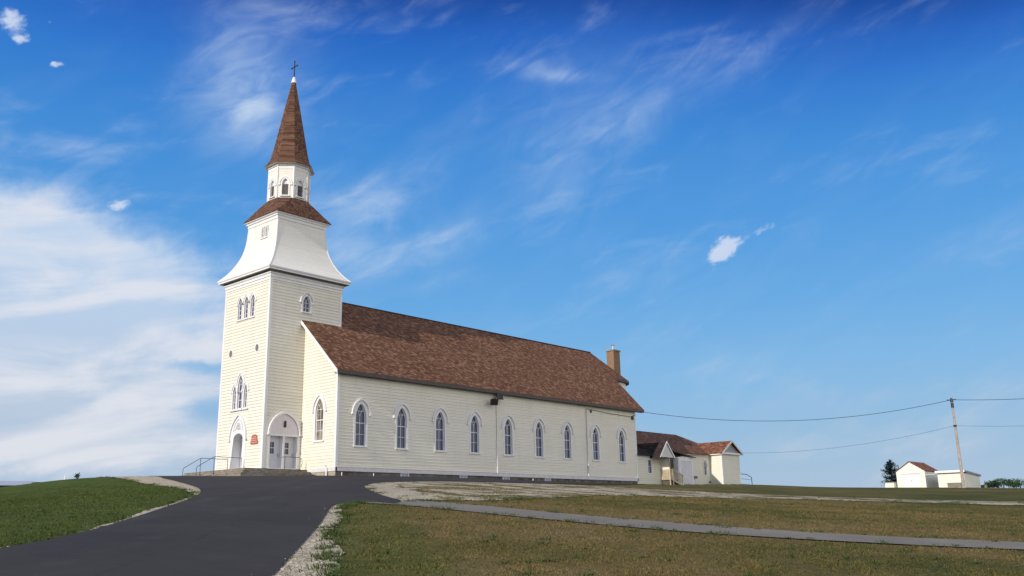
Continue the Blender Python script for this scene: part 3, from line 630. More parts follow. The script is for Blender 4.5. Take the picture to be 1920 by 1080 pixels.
for q0, q1 in ((-.05, FD-1.15), (FD+1.15, TW+.05)): mb = MB(); T0.box(mb, q0, q1, -.06, .12, -.05, .055); mb.build('base_board', 'trim', C_)
# cornice: stacked square mouldings
def sq(mb, prof):
    mb.loft([[(-o, -o, z), (TD+o, -o, z), (TD+o, TW+o, z), (-o, TW+o, z)] for o, z in prof]); return mb
sq(MB(), [(.0,14.42),(.06,14.42),(.06,14.62),(.12,14.64),(.12,14.68),(.09,14.70),(.09,14.82),(.17,14.90),(.19,14.98),(.10,14.985)]).build('tower_frieze', 'trim', C_)
sq(MB(), [(.10,14.99),(.12,15.12),(.47,15.13)]).build('tower_soffit', 'soffit', C_)  # shade under the cornice is put into this grey band
sq(MB(), [(.47,15.12),(.50,15.12),(.50,15.22),(.56,15.29),(.57,15.385),(.2,15.40)]).build('tower_cornice', 'trim', C_)
# bell stage with flared walls
KT = [0,.06,.14,.22,.30,.39,.48,.65,.82,1]; KV = [0,.19,.38,.52,.64,.76,.85,.94,.98,1]
ZB0, ZB1 = 15.39, 20.2
def ins(z): return -.50+1.59*float(np.interp((z-ZB0)/(ZB1-ZB0), KT, KV))
zl = np.linspace(0, 1, 60); _v = np.interp(zl, KT, KV); 
for _ in range(30): _v[1:-1] = (_v[:-2]+_v[1:-1]*2+_v[2:])/4
def ins(z): return -.50+1.59*float(np.interp((z-ZB0)/(ZB1-ZB0), zl, _v))
Bx = lambda z: (ins(z), TD-ins(z)); By = lambda z: (ins(z), TW-ins(z))
mb = MB(); bh = [lancet_hole(2.50, 18.62, 19.2, 19.58, .18), lancet_hole(3.02, 18.62, 19.2, 19.58, .18)]
boards(mb, T0, ZB0, ZB1, By, bh, ins, .2, .014); boards(mb, T1, ZB0, ZB1, Bx, (), ins, .2, .014); boards(mb, T2, ZB0, ZB1, By, (), ins, .2, .014); boards(mb, T3, ZB0, ZB1, Bx, (), ins, .2, .014)
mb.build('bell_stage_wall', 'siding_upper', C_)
for cx, cy, ax, ay in ((0,0,1,1),(TD,0,-1,1),(0,TW,1,-1),(TD,TW,-1,-1)):
    MB().tube([(cx+ax*(ins(z)-.004), cy+ay*(ins(z)-.004), z) for z in np.linspace(ZB0, ZB1, 26)], .045, 6).build('hip_trim', 'trim', C_)
i0 = 1.02
mb = MB(); mb.loft([[(i0-o, i0-o, z), (TD-i0+o, i0-o, z), (TD-i0+o, TW-i0+o, z), (i0-o, TW-i0+o, z)] for o, z in [(-.1,19.92),(.0,19.92),(.02,20.16),(.10,20.18),(.12,20.3),(.24,20.34),(.27,20.44),(-.3,20.45)]]); mb.build('bell_stage_cornice', 'trim', C_)
OC = (TD/2, TW/2); OR = 1.5935/math.cos(math.pi/8)
octv = lambda r, z: [(OC[0]+r*math.cos(R(202.5+45*k)), OC[1]+r*math.sin(R(202.5+45*k)), z) for k in range(8)]
e = .73; sqr = [(e,e),(e,e),(TD-e,e),(TD-e,e),(TD-e,TW-e),(TD-e,TW-e),(e,TW-e),(e,TW-e)]
r0_ = [(x, y, 20.46) for x, y in sqr]; r2_ = octv(OR+.02, 22.22); mid = lambda f, b: [tuple(r0_[i][j]*(1-f)+r2_[i][j]*f+(b if j == 2 else 0) for j in range(3)) for i in range(8)]
mb = MB(); mb.loft([r0_, mid(.3,.0), mid(.55,.03), mid(.8,.03), r2_]); mb.loft([[(x, y, 20.455) for x, y in sqr], [(x, y, 20.40) for x, y in sqr]]); mb.build('tower_roof', 'roof_spire', C_)
# octagonal belfry
mb = MB(); OW = []
for k in range(8):
    th = R(180+45*k); n_ = Vector((math.cos(th), math.sin(th), 0)); u_ = Vector((-n_.y, n_.x, 0)); OW.append(Wall(Vector((*OC, 0))+n_*1.5935, u_, n_))
hw8 = 1.5935*math.tan(math.pi/8)
for w in OW: boards(mb, w, 22.1, 25.25, lambda z: (-hw8, hw8), [lancet_hole(0, 22.42, 23.45, 23.92, .27)], None, .19, .014)
mb.build('belfry_wall', 'siding_upper', C_)
mb = MB()
for x, y, z in octv(OR+.02, 22.05): mb.tube([(x, y, z), (x, y, 25.2)], .055, 6)
mb.loft([octv(r, z) for r, z in [(OR-.05,24.78),(OR+.03,24.78),(OR+.04,25.0),(OR+.13,25.04),(OR+.14,25.16),(OR+.26,25.2),(OR+.28,25.27),(OR-.4,25.28)]]); mb.build('belfry_trim', 'trim', C_)
for w in OW:
    win = gothic(C_, w, 0, 22.42, 23.45, 23.90, .27, casing=.11, depth=.12, hood=(.08, .07), hoodfoot=23.42, bars=False, glass='trim', hood_half=.50)
    mb = MB(); w.box(mb, -.26, .26, 22.43, 23.46, -.108, -.10)
    for q in range(11): z = 22.46+q*.092; mb.add([w.P(-.26, z, -.03), w.P(.26, z, -.03), w.P(.26, z+.085, -.10), w.P(-.26, z+.085, -.10), w.P(-.26, z-.012, -.03), w.P(.26, z-.012, -.03)], [(0,1,2,3),(4,5,1,0)])
    mb.build('louvre', 'louvre', win)
# spire
mb = MB(); prof = [(OR+.40,25.20),(OR+.385,25.27),(1.72,25.85),(1.50,26.7),(1.28,27.8),(.17,33.5)]
mb.loft([octv(r, z) for r, z in prof]+[octv(.12, 33.5)], cap0=False, cap1=True); spire = mb.build('spire', 'roof_spire', C_)
mb = MB(); mb.loft([octv(OR+.40, 25.2), octv(OR-.3, 25.19)]); mb.build('spire_soffit', 'trim', spire)
mb = MB(); mb.loft([octv(r, z) for r, z in [(.24,33.40),(.235,33.46),(.12,33.9),(.05,34.0)]], cap0=True, cap1=True); mb.build('finial', 'trim', spire)
mb = MB(); x, y = OC; mb.box(x-.035, x+.035, y-.035, y+.035, 33.98, 35.5); mb.box(x-.03, x+.03, y-.42, y+.42, 34.95, 35.02)
for q in (-.42, .42): mb.box(x-.045, x+.045, y+q-.045, y+q+.045, 34.93, 35.04)
mb.box(x-.045, x+.045, y-.045, y+.045, 35.45, 35.56); mb.build('cross', 'iron', C_)

# tower windows
def hoods3(W_, L, nm, foot, c=.1):
    return
for (u, a, b, c, h), rl in zip(low3, (((5.35,.04),(6.0,.04),(6.55,.03)), ((5.25,.03),(5.85,.03)), ((5.25,.03),(5.85,.03)))):
    gothic(C_, T0, u, a, b, c, h, casing=.12, depth=.13, rails=rl, hood=(.10,.10) , hoodfoot=(6.62 if h > .3 else 6.05), hood_half=h+.20)
mb = MB(); T0.box(mb, 2.16, 4.70, 4.53, 4.56, 0, .16); mb.build('shared_sill', 'trim', C_)
for u, a, b, c, h in up3: gothic(C_, T0, u, a, b, c, h, casing=.11, depth=.13, rails=((12.2,.03),(12.6,.03),(13.0,.02)), hood=(.08,.09), hoodfoot=13.08, hood_half=h+.16)
gothic(C_, T1, 3.38, 12.28, 13.05, 13.62, .33, casing=.15, depth=.13, rails=((12.65,.03),(13.05,.03)), hoodfoot=13.08, hood_half=.60)
for u in (2.50, 3.02): gothic(C_, T0, u, 18.62, 19.2, 19.55, .17, casing=.05, depth=.06, rails=((19.0,.03),), tracery=False, hood=None, inset=ins(19.0)-.03, hood_half=.26, glass='louvre')
for u in (5.10, 1.38):
    c_ = [(u+.22*math.cos(R(a)), 9.18+.29*math.sin(R(a))) for a in range(0, 360, 20)]; d_ = [(u+(p-u)*1.35, 9.18+(q-9.18)*1.3) for p, q in c_]
    mb = MB(); T0.ring(mb, d_, c_, 0, .05, True); w = mb.build('round_window', 'trim', C_)
    mb = MB(); T0.poly(mb, c_, .0, .046); mb.build('glass', 'louvre', w)
# front door in its deep porch
mb = MB(); n = 14
arch = [(FD+.93, 0)]+[(FD+.93*math.cos(R(180*k/n)), 2.35+.42*math.sin(R(180*k/n))) for k in range(n+1)]+[(FD-.65, 0)]
for i in range(len(arch)-1):
    p, q = arch[i], arch[i+1]; mb.add([T0.P(*p, .03), T0.P(*q, .03), T0.P(*q, -.8), T0.P(*p, -.8)], [(0,1,2,3)])
mb.add([T0.P(FD-.65, .0, .0), T0.P(FD+.93, .0, 0), T0.P(FD+.93, 0, -.8), T0.P(FD-.65, 0, -.8)], [(0,1,2,3)])
mb.build('doorway_lining', 'trim', C_)
mb = MB(); inn = [(FD-.65, 0)]+[(FD-.65*math.cos(R(180*k/n)), 2.35+.42*math.sin(R(180*k/n))) for k in range(n+1)]+[(FD+.93, 0)]
g_ = lancet(FD, 0, 2.35, 4.15, 1.08, 7); g_ = g_[:1]+g_[1:-1]+g_[-1:]
assert len(g_) == len(inn), (len(g_), len(inn))
T0.ring(mb, g_, inn, .0, .06); mb.build('door_surround', 'trim', C_)
tyin = lancet(FD, 2.9, 2.9, 3.95, .72, 7)
mb = MB()
L = lancet(FD, 2.35, 2.35, 4.30, 1.19, 9); L2 = lancet(FD, 2.35, 2.35, 4.16, 1.09, 9); T0.ring(mb, L, L2, .0, .17)
for sg in (-1, 1): T0.box(mb, FD+sg*1.15-.1, FD+sg*1.15+.1, 2.22, 2.36, 0, .2)
mb.build('door_hood_mould', 'trim', C_)
mb = MB()     # carved relief above the door
T0.ring(mb, lancet(FD, 2.95, 2.95, 3.9, .68, 7), lancet(FD, 3.02, 3.02, 3.78, .60, 7), .06, .10)
random.seed(3)
for k in range(7):
    a = k*2*math.pi/7; c0 = T0.P(FD+.19*math.cos(a), 3.34+.19*math.sin(a), .085); mb.tube([c0+Vector((0, .075*math.cos(t), .075*math.sin(t))) for t in np.linspace(0, 6.28, 9)], .022, 5)
for sg in (-1, 1):
    mb.tube([T0.P(FD+sg*(.18+.12*math.sin(t*2)), 3.05+t*.1, .08) for t in np.linspace(0, 2, 7)], .025, 5)
    mb.tube([T0.P(FD+sg*(.5-.16*t), 3.0+.14*t*t, .08) for t in np.linspace(0, 2, 7)], .022, 5)
mb.tube([T0.P(FD, 3.02, .09), T0.P(FD, 3.6, .09)], .03, 6); mb.tube([T0.P(FD-.1, 3.4, .09), T0.P(FD+.1, 3.4, .09)], .03, 6)
mb.build('carved_tympanum', 'trim_old', C_)
mb = MB(); T0.box(mb, FD-.92, FD+.92, .0, 2.8, -.83, -.79); d = mb.build('front_door', 'trim', C_)
mb = MB()
for s0, s1 in ((FD-.80, FD-.08), (FD+.08, FD+.80)): T0.box(mb, s0, s1, .05, 1.0, -.79, -.765); T0.box(mb, s0, s1, 1.12, 2.3, -.79, -.765)
mb.build('door_panel', 'door', d)
mb = MB(); T0.box(mb, FD-.65, FD-.83, .1, 2.1, -.78, -.72); T0.box(mb, FD-.68, FD-.52, .9, 2.0, -.765, -.75); mb.build('door_glass', 'glass', d)
# side entrance with two doors under a pointed panel
mb = MB()
for u0, u1 in ((SD-1.32, SD-1.2), (SD-.09, SD+.09), (SD+1.2, SD+1.32)): T1.box(mb, u0, u1, -.02, 2.40, -.35, .06)
T1.box(mb, SD-1.42, SD-1.322, -.02, 2.40, -.0, .05); T1.box(mb, SD+1.322, SD+1.42, -.02, 2.40, -.0, .05)
T1.box(mb, SD-1.42, SD+1.42, 2.402, 2.56, -.35, .065); T1.box(mb, SD-1.2, SD+1.2, -.06, .03, -.35, .10)
mb.build('entrance_frame', 'trim', C_)
mb = MB(); L = lancet(SD, 2.562, 2.562, 4.06, 1.28, 9); T1.poly(mb, L, -.01, .05); ty = mb.build('tympanum', 'pinkwhite', C_)
mb = MB(); L = lancet(SD, 2.56, 2.56, 4.26, 1.44, 9); L2 = lancet(SD, 2.56, 2.56, 4.08, 1.30, 9); T1.ring(mb, L, L2, .0, .18)
for sg in (-1, 1): T1.box(mb, SD+sg*1.38-.1, SD+sg*1.38+.1, 2.46, 2.58, .0, .22)
mb.build('entrance_hood_mould', 'trim', C_)
mb = MB(); T1.box(mb, SD-.05, SD+.12, 3.13, 3.50, .05, .13); T1.box(mb, SD-.02, SD+.09, 3.5, 3.56, .05, .15); T1.box(mb, SD-.08, SD+.15, 3.08, 3.12, .05, .10); mb.build('entrance_lantern', 'iron', ty)
for s0, hs in ((SD-1.2, 1), (SD+.09, 1)):
    mb = MB(); T1.box(mb, s0, s0+1.11, .03, 2.4, -.33, -.29)
    for q0, q1 in ((.12, .92),): T1.box(mb, s0+.15, s0+.96, q0, q1, -.29, -.27)
    d = mb.build('side_door', 'door', C_)
    mb = MB()
    for i in range(2):
        for j in range(2): T1.box(mb, s0+.13+i*.24, s0+.34+i*.24, 1.10+j*.46, 1.50+j*.46, -.29, -.28)
    mb.build('door_glass', 'glass', d)
    mb = MB(); T1.box(mb, s0+.93, s0+.98, .88, 1.18, -.29, -.22); mb.tube([T1.P(s0+.955, 1.0, -.2), T1.P(s0+.85, 1.0, -.2)], .018, 6); mb.build('handle', 'metal', d)
# red plaque beside the front door
mb = MB(); P_ = [(.62,1.80),(1.52,1.80),(1.58,1.95),(1.46,2.12),(1.44,2.38),(1.30,2.52),(.88,2.52),(.72,2.40),(.70,2.14),(.56,1.98)]
T0.poly(mb, P_, .03, .075); sg_ = mb.build('sign', 'sign', C_)
mb = MB()
for z, a, b in ((2.34, .82, 1.32), (2.22, .80, 1.36), (2.08, .76, 1.40), (1.93, .68, 1.46)):
    u = a
    while u < b-.03: w_ = random.uniform(.03, .075); T0.box(mb, u, min(u+w_, b), z-.028, z+.028, .075, .080); u += w_+.03
mb.build('worn_lettering', 'signletter', sg_)
# wall fittings on the long side
mb = MB(); mb.tube([WS.P(20.72,-.1,.07), WS.P(20.70,2.9,.07)], .05, 8); mb.build('downpipe', 'trim', C_)
mb = MB(); mb.tube([WS.P(20.70,2.9,.05), WS.P(20.68,5.9,.05)], .022, 6); mb.build('conduit', 'soffit', C_)
mb = MB(); mb.tube([WS.P(33.72,-.1,.09), WS.P(33.72,1.0,.09)], .06, 8); mb.tube([WS.P(33.72,1.05,.09), WS.P(33.72,4.0,.09), WS.P(33.72,6.55,.09)], .05, 8); mb.tube([WS.P(33.72,.95,.09), WS.P(33.72,1.1,.09)], .085, 8); mb.build('downpipe', 'trim_old', C_)
mb = MB(); mb.tube([WS.P(33.72,6.55,.09), WS.P(34.6,6.5,.07), WS.P(38,6.32,.07), WS.P(41.4,6.28,.07), WS.P(42.25,6.55,.12)], .022, 6)
WS.box(mb, 34.4, 34.6, 6.2, 6.45, .03, .12); WS.box(mb, 41.5, 41.8, 6.0, 6.35, .03, .16); mb.tube([WS.P(42.2,6.9,.02), WS.P(42.3,6.9,.32)], .04, 6); mb.build('service_cable', 'wire', C_)
for x in (6.9, 25.4, 3.9): mb = MB(); mb.tube([WS.P(x,-.8,.09), WS.P(x,-.42,.09)], .035, 6); mb.build('drain_pipe', 'trim', C_)
mb = MB(); WF.box(mb, -3.55, -3.42, -.8, -.05, .10, .16); mb.tube([WF.P(-3.3,-.02,.1), WF.P(-3.3,.12,.1), WF.P(-3.3,.12,.2)], .035, 6); mb.build('tap_post', 'trim', C_)
# pair of floodlights under the eave
mb = MB(); mb.bar(WS.P(20.2,6.35,0), WS.P(20.2,6.35,.5), .06); fl = mb.build('floodlight_bracket', 'iron', C_)
def lamp(c, tilt, yaw, s):
    mb = MB(); Rm = Matrix.Rotation(yaw, 3, 'Z') @ Matrix.Rotation(tilt, 3, 'X')
    P = [Rm @ Vector((x*s, y*s*.6, z*s))+Vector(c) for x, y, z in [(-.5,-.5,-.4),(.5,-.5,-.4),(.5,-.5,.4),(-.5,-.5,.4),(-.28,.5,-.22),(.28,.5,-.22),(.28,.5,.22),(-.28,.5,.22)]]
    mb.add(P, [(0,1,2,3),(4,7,6,5),(0,4,5,1),(1,5,6,2),(2,6,7,3),(3,7,4,0)]); h = mb.build('floodlight', 'black', fl)
    mb = MB(); P = [Rm @ Vector((x*s*.85, -.31*s, z*s*.7))+Vector(c) for x, z in [(-.5,-.5),(.5,-.5),(.5,.5),(-.5,.5)]]; mb.add(P, [(0,1,2,3)]); return h
h1 = lamp(WS.P(19.85,6.05,.55), R(25), R(-35), .70); h2 = lamp(WS.P(20.65,6.55,.5), R(-15), R(30), .74)

# ------------------------------------------------------------------ steps and rails at the tower
mb = MB()
for k, (x, y, z) in enumerate([(-2.05,-1.0,-.13),(-2.5,-1.5,-.32),(-2.95,-2.0,-.52)]):
    yy = 7.4+k*.5; mb.add([(x,y,z),(NX0-.1 if y > -4 else 0,y,z),(NX0-.1,.0,z),(-.02,.0,z),(-.02,yy,z),(x,yy,z)], [(0,1,2,3,4,5)])
    o = MB(); o.prism([(x,y,-2),(NX0-.10+k*.002,y,-2),(NX0-.10+k*.002,-.01,-2),(-.012,-.01,-2),(-.012,yy,-2),(x,yy,-2)], (0,0,2+z))
    if k == 0: S = MB()
    S.add(o.v, o.f)
    # slightly projecting nosing
    S.box(x-.03, x+.10, y-.03, yy, z+.001, z+.035); S.box(x+.101, NX0-.12, y-.03, y+.10, z+.001, z+.035)
base = (-.5, -.5, -.8)
st = thing('entrance_steps', 'worn concrete steps wrapping round the foot of the church tower', 'steps', base)
S.build('steps', 'concrete', st)
def rail(name, label, pts, posts, r=.021, cat='handrail', grp=None):
    b = posts[0][0]; t_ = thing(name, label, cat, tuple(b), grp)
    MB().tube(pts, r, 8).build('rail', 'rail', t_)
    for p, q in posts: MB().tube([p, q], r, 8).build('post', 'rail', t_)
    return t_
for yy, lb in ((2.3, 'dark iron handrail ending right beside the tower front door'), (4.2, 'dark iron handrail farther left, reaching the left end of the front steps')):
    pts = [(-.25,yy,.84),(-2.5,yy,.86),(-2.62,yy,.82),(-3.85,yy,.10),(-3.92,yy,.0),(-3.92,yy,-.75)]
    rail('handrail', lb, pts, [((-2.55,yy,-.5),(-2.55,yy,.84)), ((-.3,yy,-.13),(-.3,yy,.84))], grp=None)
rail('handrail', 'short dark handrail in front of the right-hand side door of the tower', [(1.15,-.82,.76),(1.4,-.82,.82),(2.75,-.82,.80),(2.92,-.82,.70),(2.96,-.82,.40),(2.9,-.82,.1)], [((1.42,-.82,-.13),(1.42,-.82,.82)), ((2.8,-.82,-.13),(2.8,-.82,.78))])

# ------------------------------------------------------------------ annex
An = thing('church_annex', 'low cream clapboard annex with brown roof and rust gabled wing behind the church', 'annex', (54, 3, -.6))
zr_, s_ = 6.15, .52; az_ = lambda y: zr_-s_*(3.2-y)
A1 = Wall((0,-4.25,0), (1,0,0), (0,-1,0)); A2 = Wall((0,-2.0,0), (1,0,0), (0,-1,0))
mb = MB(); boards(mb, A1, -.75, 2.4, lambda z: (NX1+.06, 48.6), [lambda z: (44.32, 45.02) if .55 < z < 2.0 else None])
boards(mb, A2, -.75, az_(-2.0)-.1, lambda z: (48.6, 61.1), [lancet_hole(60.0, .78, 1.95, 2.6, .36)])
boards(mb, Wall((48.6,0,0), (0,1,0), (1,0,0)), -.75, 2.7, lambda z: (-4.25, -2.0)); boards(mb, Wall((0,8.4,0), (1,0,0), (0,1,0)), -.75, 3.3, lambda z: (NX1+.06, 66)); boards(mb, Wall((66,0,0),(0,1,0),(1,0,0)), -.75, 3.3, lambda z: (-2.0, 8.4))
WX0, WX1, WY = 61.1, 65.35, -3.7; A3 = Wall((0,WY,0), (1,0,0), (0,-1,0)); A4 = Wall((WX0,0,0), (0,1,0), (-1,0,0)); A5 = Wall((WX1,0,0), (0,1,0), (1,0,0))
wzr, wc, wsl = 4.95, (WX0+WX1)/2, .60
wroof = lambda x: wzr-wsl*abs(x-wc)
boards(mb, A3, -.75, 4.6, lambda z: (WX0, WX1) if z < 3.4 else (wc-(wzr-.12-z)/wsl, wc+(wzr-.12-z)/wsl)); boards(mb, A4, -.75, 3.3, lambda z: (WY, -1.98)); boards(mb, A5, -.75, 3.3, lambda z: (WY, -1.98))
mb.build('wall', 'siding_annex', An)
mb = MB(); A3.box(mb, WX0-.04, WX0+.13, -.75, 3.3, -.03, .042); A3.box(mb, WX1-.13, WX1+.04, -.75, 3.3, -.03, .042); A4.box(mb, WY+.002, WY+.13, -.75, 3.28, -.03, .040); A1.box(mb, NX1+.06, NX1+.2, -.75, 2.6, -.03, .04)
A3.box(mb, WX0-.3, WX1+.3, 3.28, 3.5, -.02, .28); A4.box(mb, WY-.28, -2.05, 3.22, 3.36, .01, .30)
A2.box(mb, 50.25, 60.95, 3.1, 3.28, -.02, .3); A1.box(mb, NX1+.21, 48.5, 1.98, 2.35, -.02, .045); mb.build('trim', 'trim', An)
mb = MB(); yl = -3.75; 
slab(mb, [(NX1+.02, -4.65, 2.42), (48.8, -4.65, 2.42), (48.8, -1.0, az_(-1.0)+.03), (NX1+.02, -.8, az_(-.8)+.03)], .07)
mb.build('lower_roof', 'dark_roof', An); mb = MB()
slab(mb, [(NX1+.02, -2.35, az_(-2.35)), (66.3, -2.35, az_(-2.35)), (62.25, 3.2, zr_), (NX1+.02, 3.2, zr_)], .12)
slab(mb, [(NX1+.02, 8.75, az_(-2.35)), (66.3, 8.75, az_(-2.35)), (62.25, 3.2, zr_), (NX1+.02, 3.2, zr_)], .12)
slab(mb, [(66.3, -2.35, az_(-2.35)), (66.3, 8.75, az_(-2.35)), (62.25, 3.2, zr_)], .12)
mb.build('roof', 'roof', An)
mb = MB(); 
for sg in (-1, 1):
    xe = wc+sg*((WX1-WX0)/2+.38)
    slab(mb, [(xe, WY-.4, wroof(xe)), (wc, WY-.4, wzr), (wc, 1.5, wzr), (xe, 1.5, wroof(xe))], .1)
mb.build('wing_roof', 'roof_orange', An)
mb = MB()
for sg in (-1, 1):
    xe = wc+sg*((WX1-WX0)/2+.40); mb.prism([(xe, WY-.44, wroof(xe)+.03), (wc, WY-.44, wzr+.04), (wc, WY-.44, wzr-.2), (xe, WY-.44, wroof(xe)-.2)], (0,.04,0))
mb.build('wing_bargeboard', 'trim_old', An)
mb = MB(); mb.prism([(WX0+.35, WY-.03, 3.52), (WX1-.35, WY-.03, 3.52), (wc, WY-.03, 4.62)], (0,-.03,0)); mb.build('gable_panel', 'soffit', An)
gothic(An, A2, 60.0, .78, 1.95, 2.55, .33, casing=.09, depth=.12, rails=((1.4,.03),(1.95,.03)), hood=(.08,.1), hoodfoot=1.95, hood_half=.48)
mb = MB(); A1.ring(mb, [(44.18,.45),(44.18,2.1),(45.16,2.1),(45.16,.45)], [(44.34,.57),(44.34,1.97),(45.0,1.97),(45.0,.57)], -.08, .06, True); w = mb.build('window', 'trim', An)
mb = MB(); A1.box(mb, 44.34, 45.0, .57, 1.97, -.08, -.06); mb.build('glass', 'glass', w)
mb = MB(); A1.box(mb, 44.66, 44.68, .57, 1.97, -.059, -.03); A1.box(mb, 44.34, 44.658, 1.26, 1.29, -.059, -.032); A1.box(mb, 44.682, 45.0, 1.26, 1.29, -.059, -.032); mb.build('glazing_bars', 'trim', w)
# porch with gable, wind screen and timber stair
gx0, gx1, gy = 44.75, 47.6, -5.5; gc = (gx0+gx1)/2
mb = MB()
for sg in (-1, 1):
    xe = gc+sg*(gx1-gx0)/2*1.02; slab(mb, [(xe, gy-.1, 2.2), (gc, gy-.1, 3.85), (gc, -1.2, 3.85), (xe, -2.2, 2.2)], .08)
mb.build('porch_roof', 'dark_roof', An)
mb = MB(); mb.prism([(gx0+.12, gy, 2.2), (gx1-.12, gy, 2.2), (gc, gy, 3.68)], (0,-.05,0)); mb.build('porch_gable', 'trim_old', An)
mb = MB()
for sg in (-1, 1):
    xe = gc+sg*(gx1-gx0)/2*1.06; mb.prism([(xe, gy-.12, 2.16), (gc, gy-.12, 3.92), (gc, gy-.12, 3.74), (xe-sg*.14, gy-.12, 2.16)], (0,-.04,0))
mb.build('porch_bargeboard', 'trim', An)
mb = MB(); mb.box(46.70, 46.77, -5.40, -4.24, .98, 2.15); mb.build('wind_screen', 'siding_annex', An)
for px_, py_, zt in ((46.74, -5.44, 2.2), (47.3, -5.44, 1.0), (44.72, -5.8, 2.2)):
    if zt < 2 or px_ > 45: mb = MB(); mb.box(px_-.05, px_+.05, py_-.05, py_+.05, -.75, zt); mb.build('porch_post', 'wood', An)
mb = MB(); mb.box(46.7, 48.6, -5.45, -4.24, -.12, -.04); mb.build('porch_deck', 'wood', An)
mb = MB(); mb.box(46.66, 46.70, -5.45, -4.24, .88, .97); y = -5.42
while y < -4.3: mb.box(46.67, 46.695, y, y+.09, -.06, .88); y += .125
mb.box(46.7, 47.3, -5.50, -5.455, .88, .97); x = 46.75
while x < 47.25: mb.box(x, x+.09, -5.49, -5.465, -.06, .88); x += .125
mb.build('porch_railing', 'wood', An)
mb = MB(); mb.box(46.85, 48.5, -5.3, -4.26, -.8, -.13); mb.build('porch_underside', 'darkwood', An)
mb = MB()
for k in range(4): mb.box(47.3+k*.45, 47.8+k*.45, -5.42, -4.4, -.17-k*.15, -.12-k*.15)
for y in (-5.47, -4.35):
    mb.bar((47.2,y,-.12), (49.2,y,-.72), .05, .22)
mb.build('porch_stair', 'wood', An)
mb = MB()
for y in (-5.47, -4.35):
    mb.bar((47.15,y,1.0), (49.25,y,.38), .06, .09); mb.bar((49.2,y,-.75), (49.2,y,.45), .1, up=(1,0,0)); mb.bar((47.2,y,-.2), (47.2,y,1.05), .1, up=(1,0,0))
    for k in range(11): x = 47.4+k*.16; zt = 1.0-(x-47.15)*.295; mb.box(x-.02, x+.02, y-.02, y+.02, zt-.95, zt)
mb.build('stair_railing', 'wood', An)
# second entrance: boxed white vestibule under a lean-to roof
mb = MB(); mb.box(51.2, 54.35, -3.75, -2.05, -.75, 2.55); v_ = mb.build('vestibule', 'trim', An)
mb = MB(); mb.prism([(50.0,-4.05,3.10),(54.7,-4.05,2.50),(54.7,-2.02,2.85),(50.0,-2.02,3.42)], (0,0,.09)); mb.build('lean_to_roof', 'fascia', An)
mb = MB(); V = Wall((0,-3.75,0),(1,0,0),(0,-1,0)); V.ring(mb, [(51.35,-.6),(51.35,2.4),(54.2,2.4),(54.2,-.6)], [(51.6,-.6),(51.6,2.15),(53.95,2.15),(53.95,-.6)], .0, .05, False); mb.build('vestibule_frame', 'trim', v_)
mb = MB(); boards(mb, V, -.6, 2.15, lambda z: (51.6, 53.95)); mb.build('vestibule_boarding', 'trim_old', v_)
mb = MB(); mb.box(50.3, 51.1, -3.2, -2.1, -.6, 2.3); mb.build('dark_doorway', 'darkwood', An)
mb = MB(); mb.box(54.9, 57.3, -2.5, -2.05, .35, .62); mb.build('wall_box', 'greyblock', An)
mb = MB(); A2.box(mb, 61.0-.3, 61.0-.1, -.1, .12, 0, .15); mb.build('vent', 'iron', An)
# metal frame behind the annex
b = (69.7, -3, z_at(69.7,-3)); t_ = thing('metal_frame', 'thin grey metal frame standing on the grass right of the annex wing', 'frame', b)
MB().tube([(66.2,-3,1.12),(68.3,-3,1.08),(69.55,-3,.72),(69.6,-3,-.5)], .05, 6).build('tube', 'bluegrey', t_)
MB().tube([(66.2,-3,.55),(69.6,-3,.42)], .025, 6).build('crossbar', 'bluegrey', t_)

# ------------------------------------------------------------------ sheds, pole and small things to the right
def SW(x): return Wall((x,0,0), (0,1,0), (-1,0,0))
gz = z_at(68,-23.2)-.05
sh1 = thing('gabled_shed', 'small cream garage with red-brown gable roof beside the dark spruce', 'shed', (68, -23.2, gz))
y0, y1, xf, xb = -24.68, -21.62, 68.0, 72.6; yc = (y0+y1)/2; ez, pz = .50, 1.50
mb = MB(); w = SW(xf); hs = lambda z: (y0, y1) if z < ez else (y0+(z-ez)/(pz-ez)*(yc-y0), y1-(z-ez)/(pz-ez)*(y1-yc))
boards(mb, w, -1.7, pz-.05, hs, (), None, .16, .018); boards(mb, Wall((xb,0,0),(0,1,0),(1,0,0)), -1.7, pz-.05, hs, (), None, .16, .018)
for yy, nn in ((y0,(0,-1,0)), (y1,(0,1,0))): boards(mb, Wall((0,yy,0),(1,0,0),nn), -1.7, ez, lambda z: (xf, xb), (), None, .16, .018)
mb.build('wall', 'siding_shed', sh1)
mb = MB()
for sg in (-1, 1):
    ye_ = yc+sg*((y1-y0)/2+.12); ze_ = pz+.06-(pz-ez)/((y1-y0)/2)*abs(ye_-yc)
    slab(mb, [(xf-.12, ye_, ze_), (xf-.12, yc, pz+.06), (xb+.15, yc, pz+.06), (xb+.15, ye_, ze_)], .07)
mb.build('roof', 'roof_orange', sh1)
mb = MB(); w.ring(mb, [(yc-.95,-1.7),(yc-.95,.18),(yc+.95,.18),(yc+.95,-1.7)], [(yc-.85,-1.7),(yc-.85,.08),(yc+.85,.08),(yc+.85,-1.7)], .0, .05); w.box(mb, yc-1.0, yc+1.0, .20, .26, 0, .12); d = mb.build('door', 'trim', sh1)
mb = MB(); w.box(mb, yc-.85, yc+.85, -1.65, .08, -.01, .022)
for z in (-1.2,-.75,-.3): w.box(mb, yc-.85, yc+.85, z-.012, z+.012, .022, .034)
mb.build('door_panel', 'trim', d); mb = MB(); w.box(mb, yc-.08, yc+.02, -.62, -.52, .035, .08); mb.build('handle', 'metal', d)
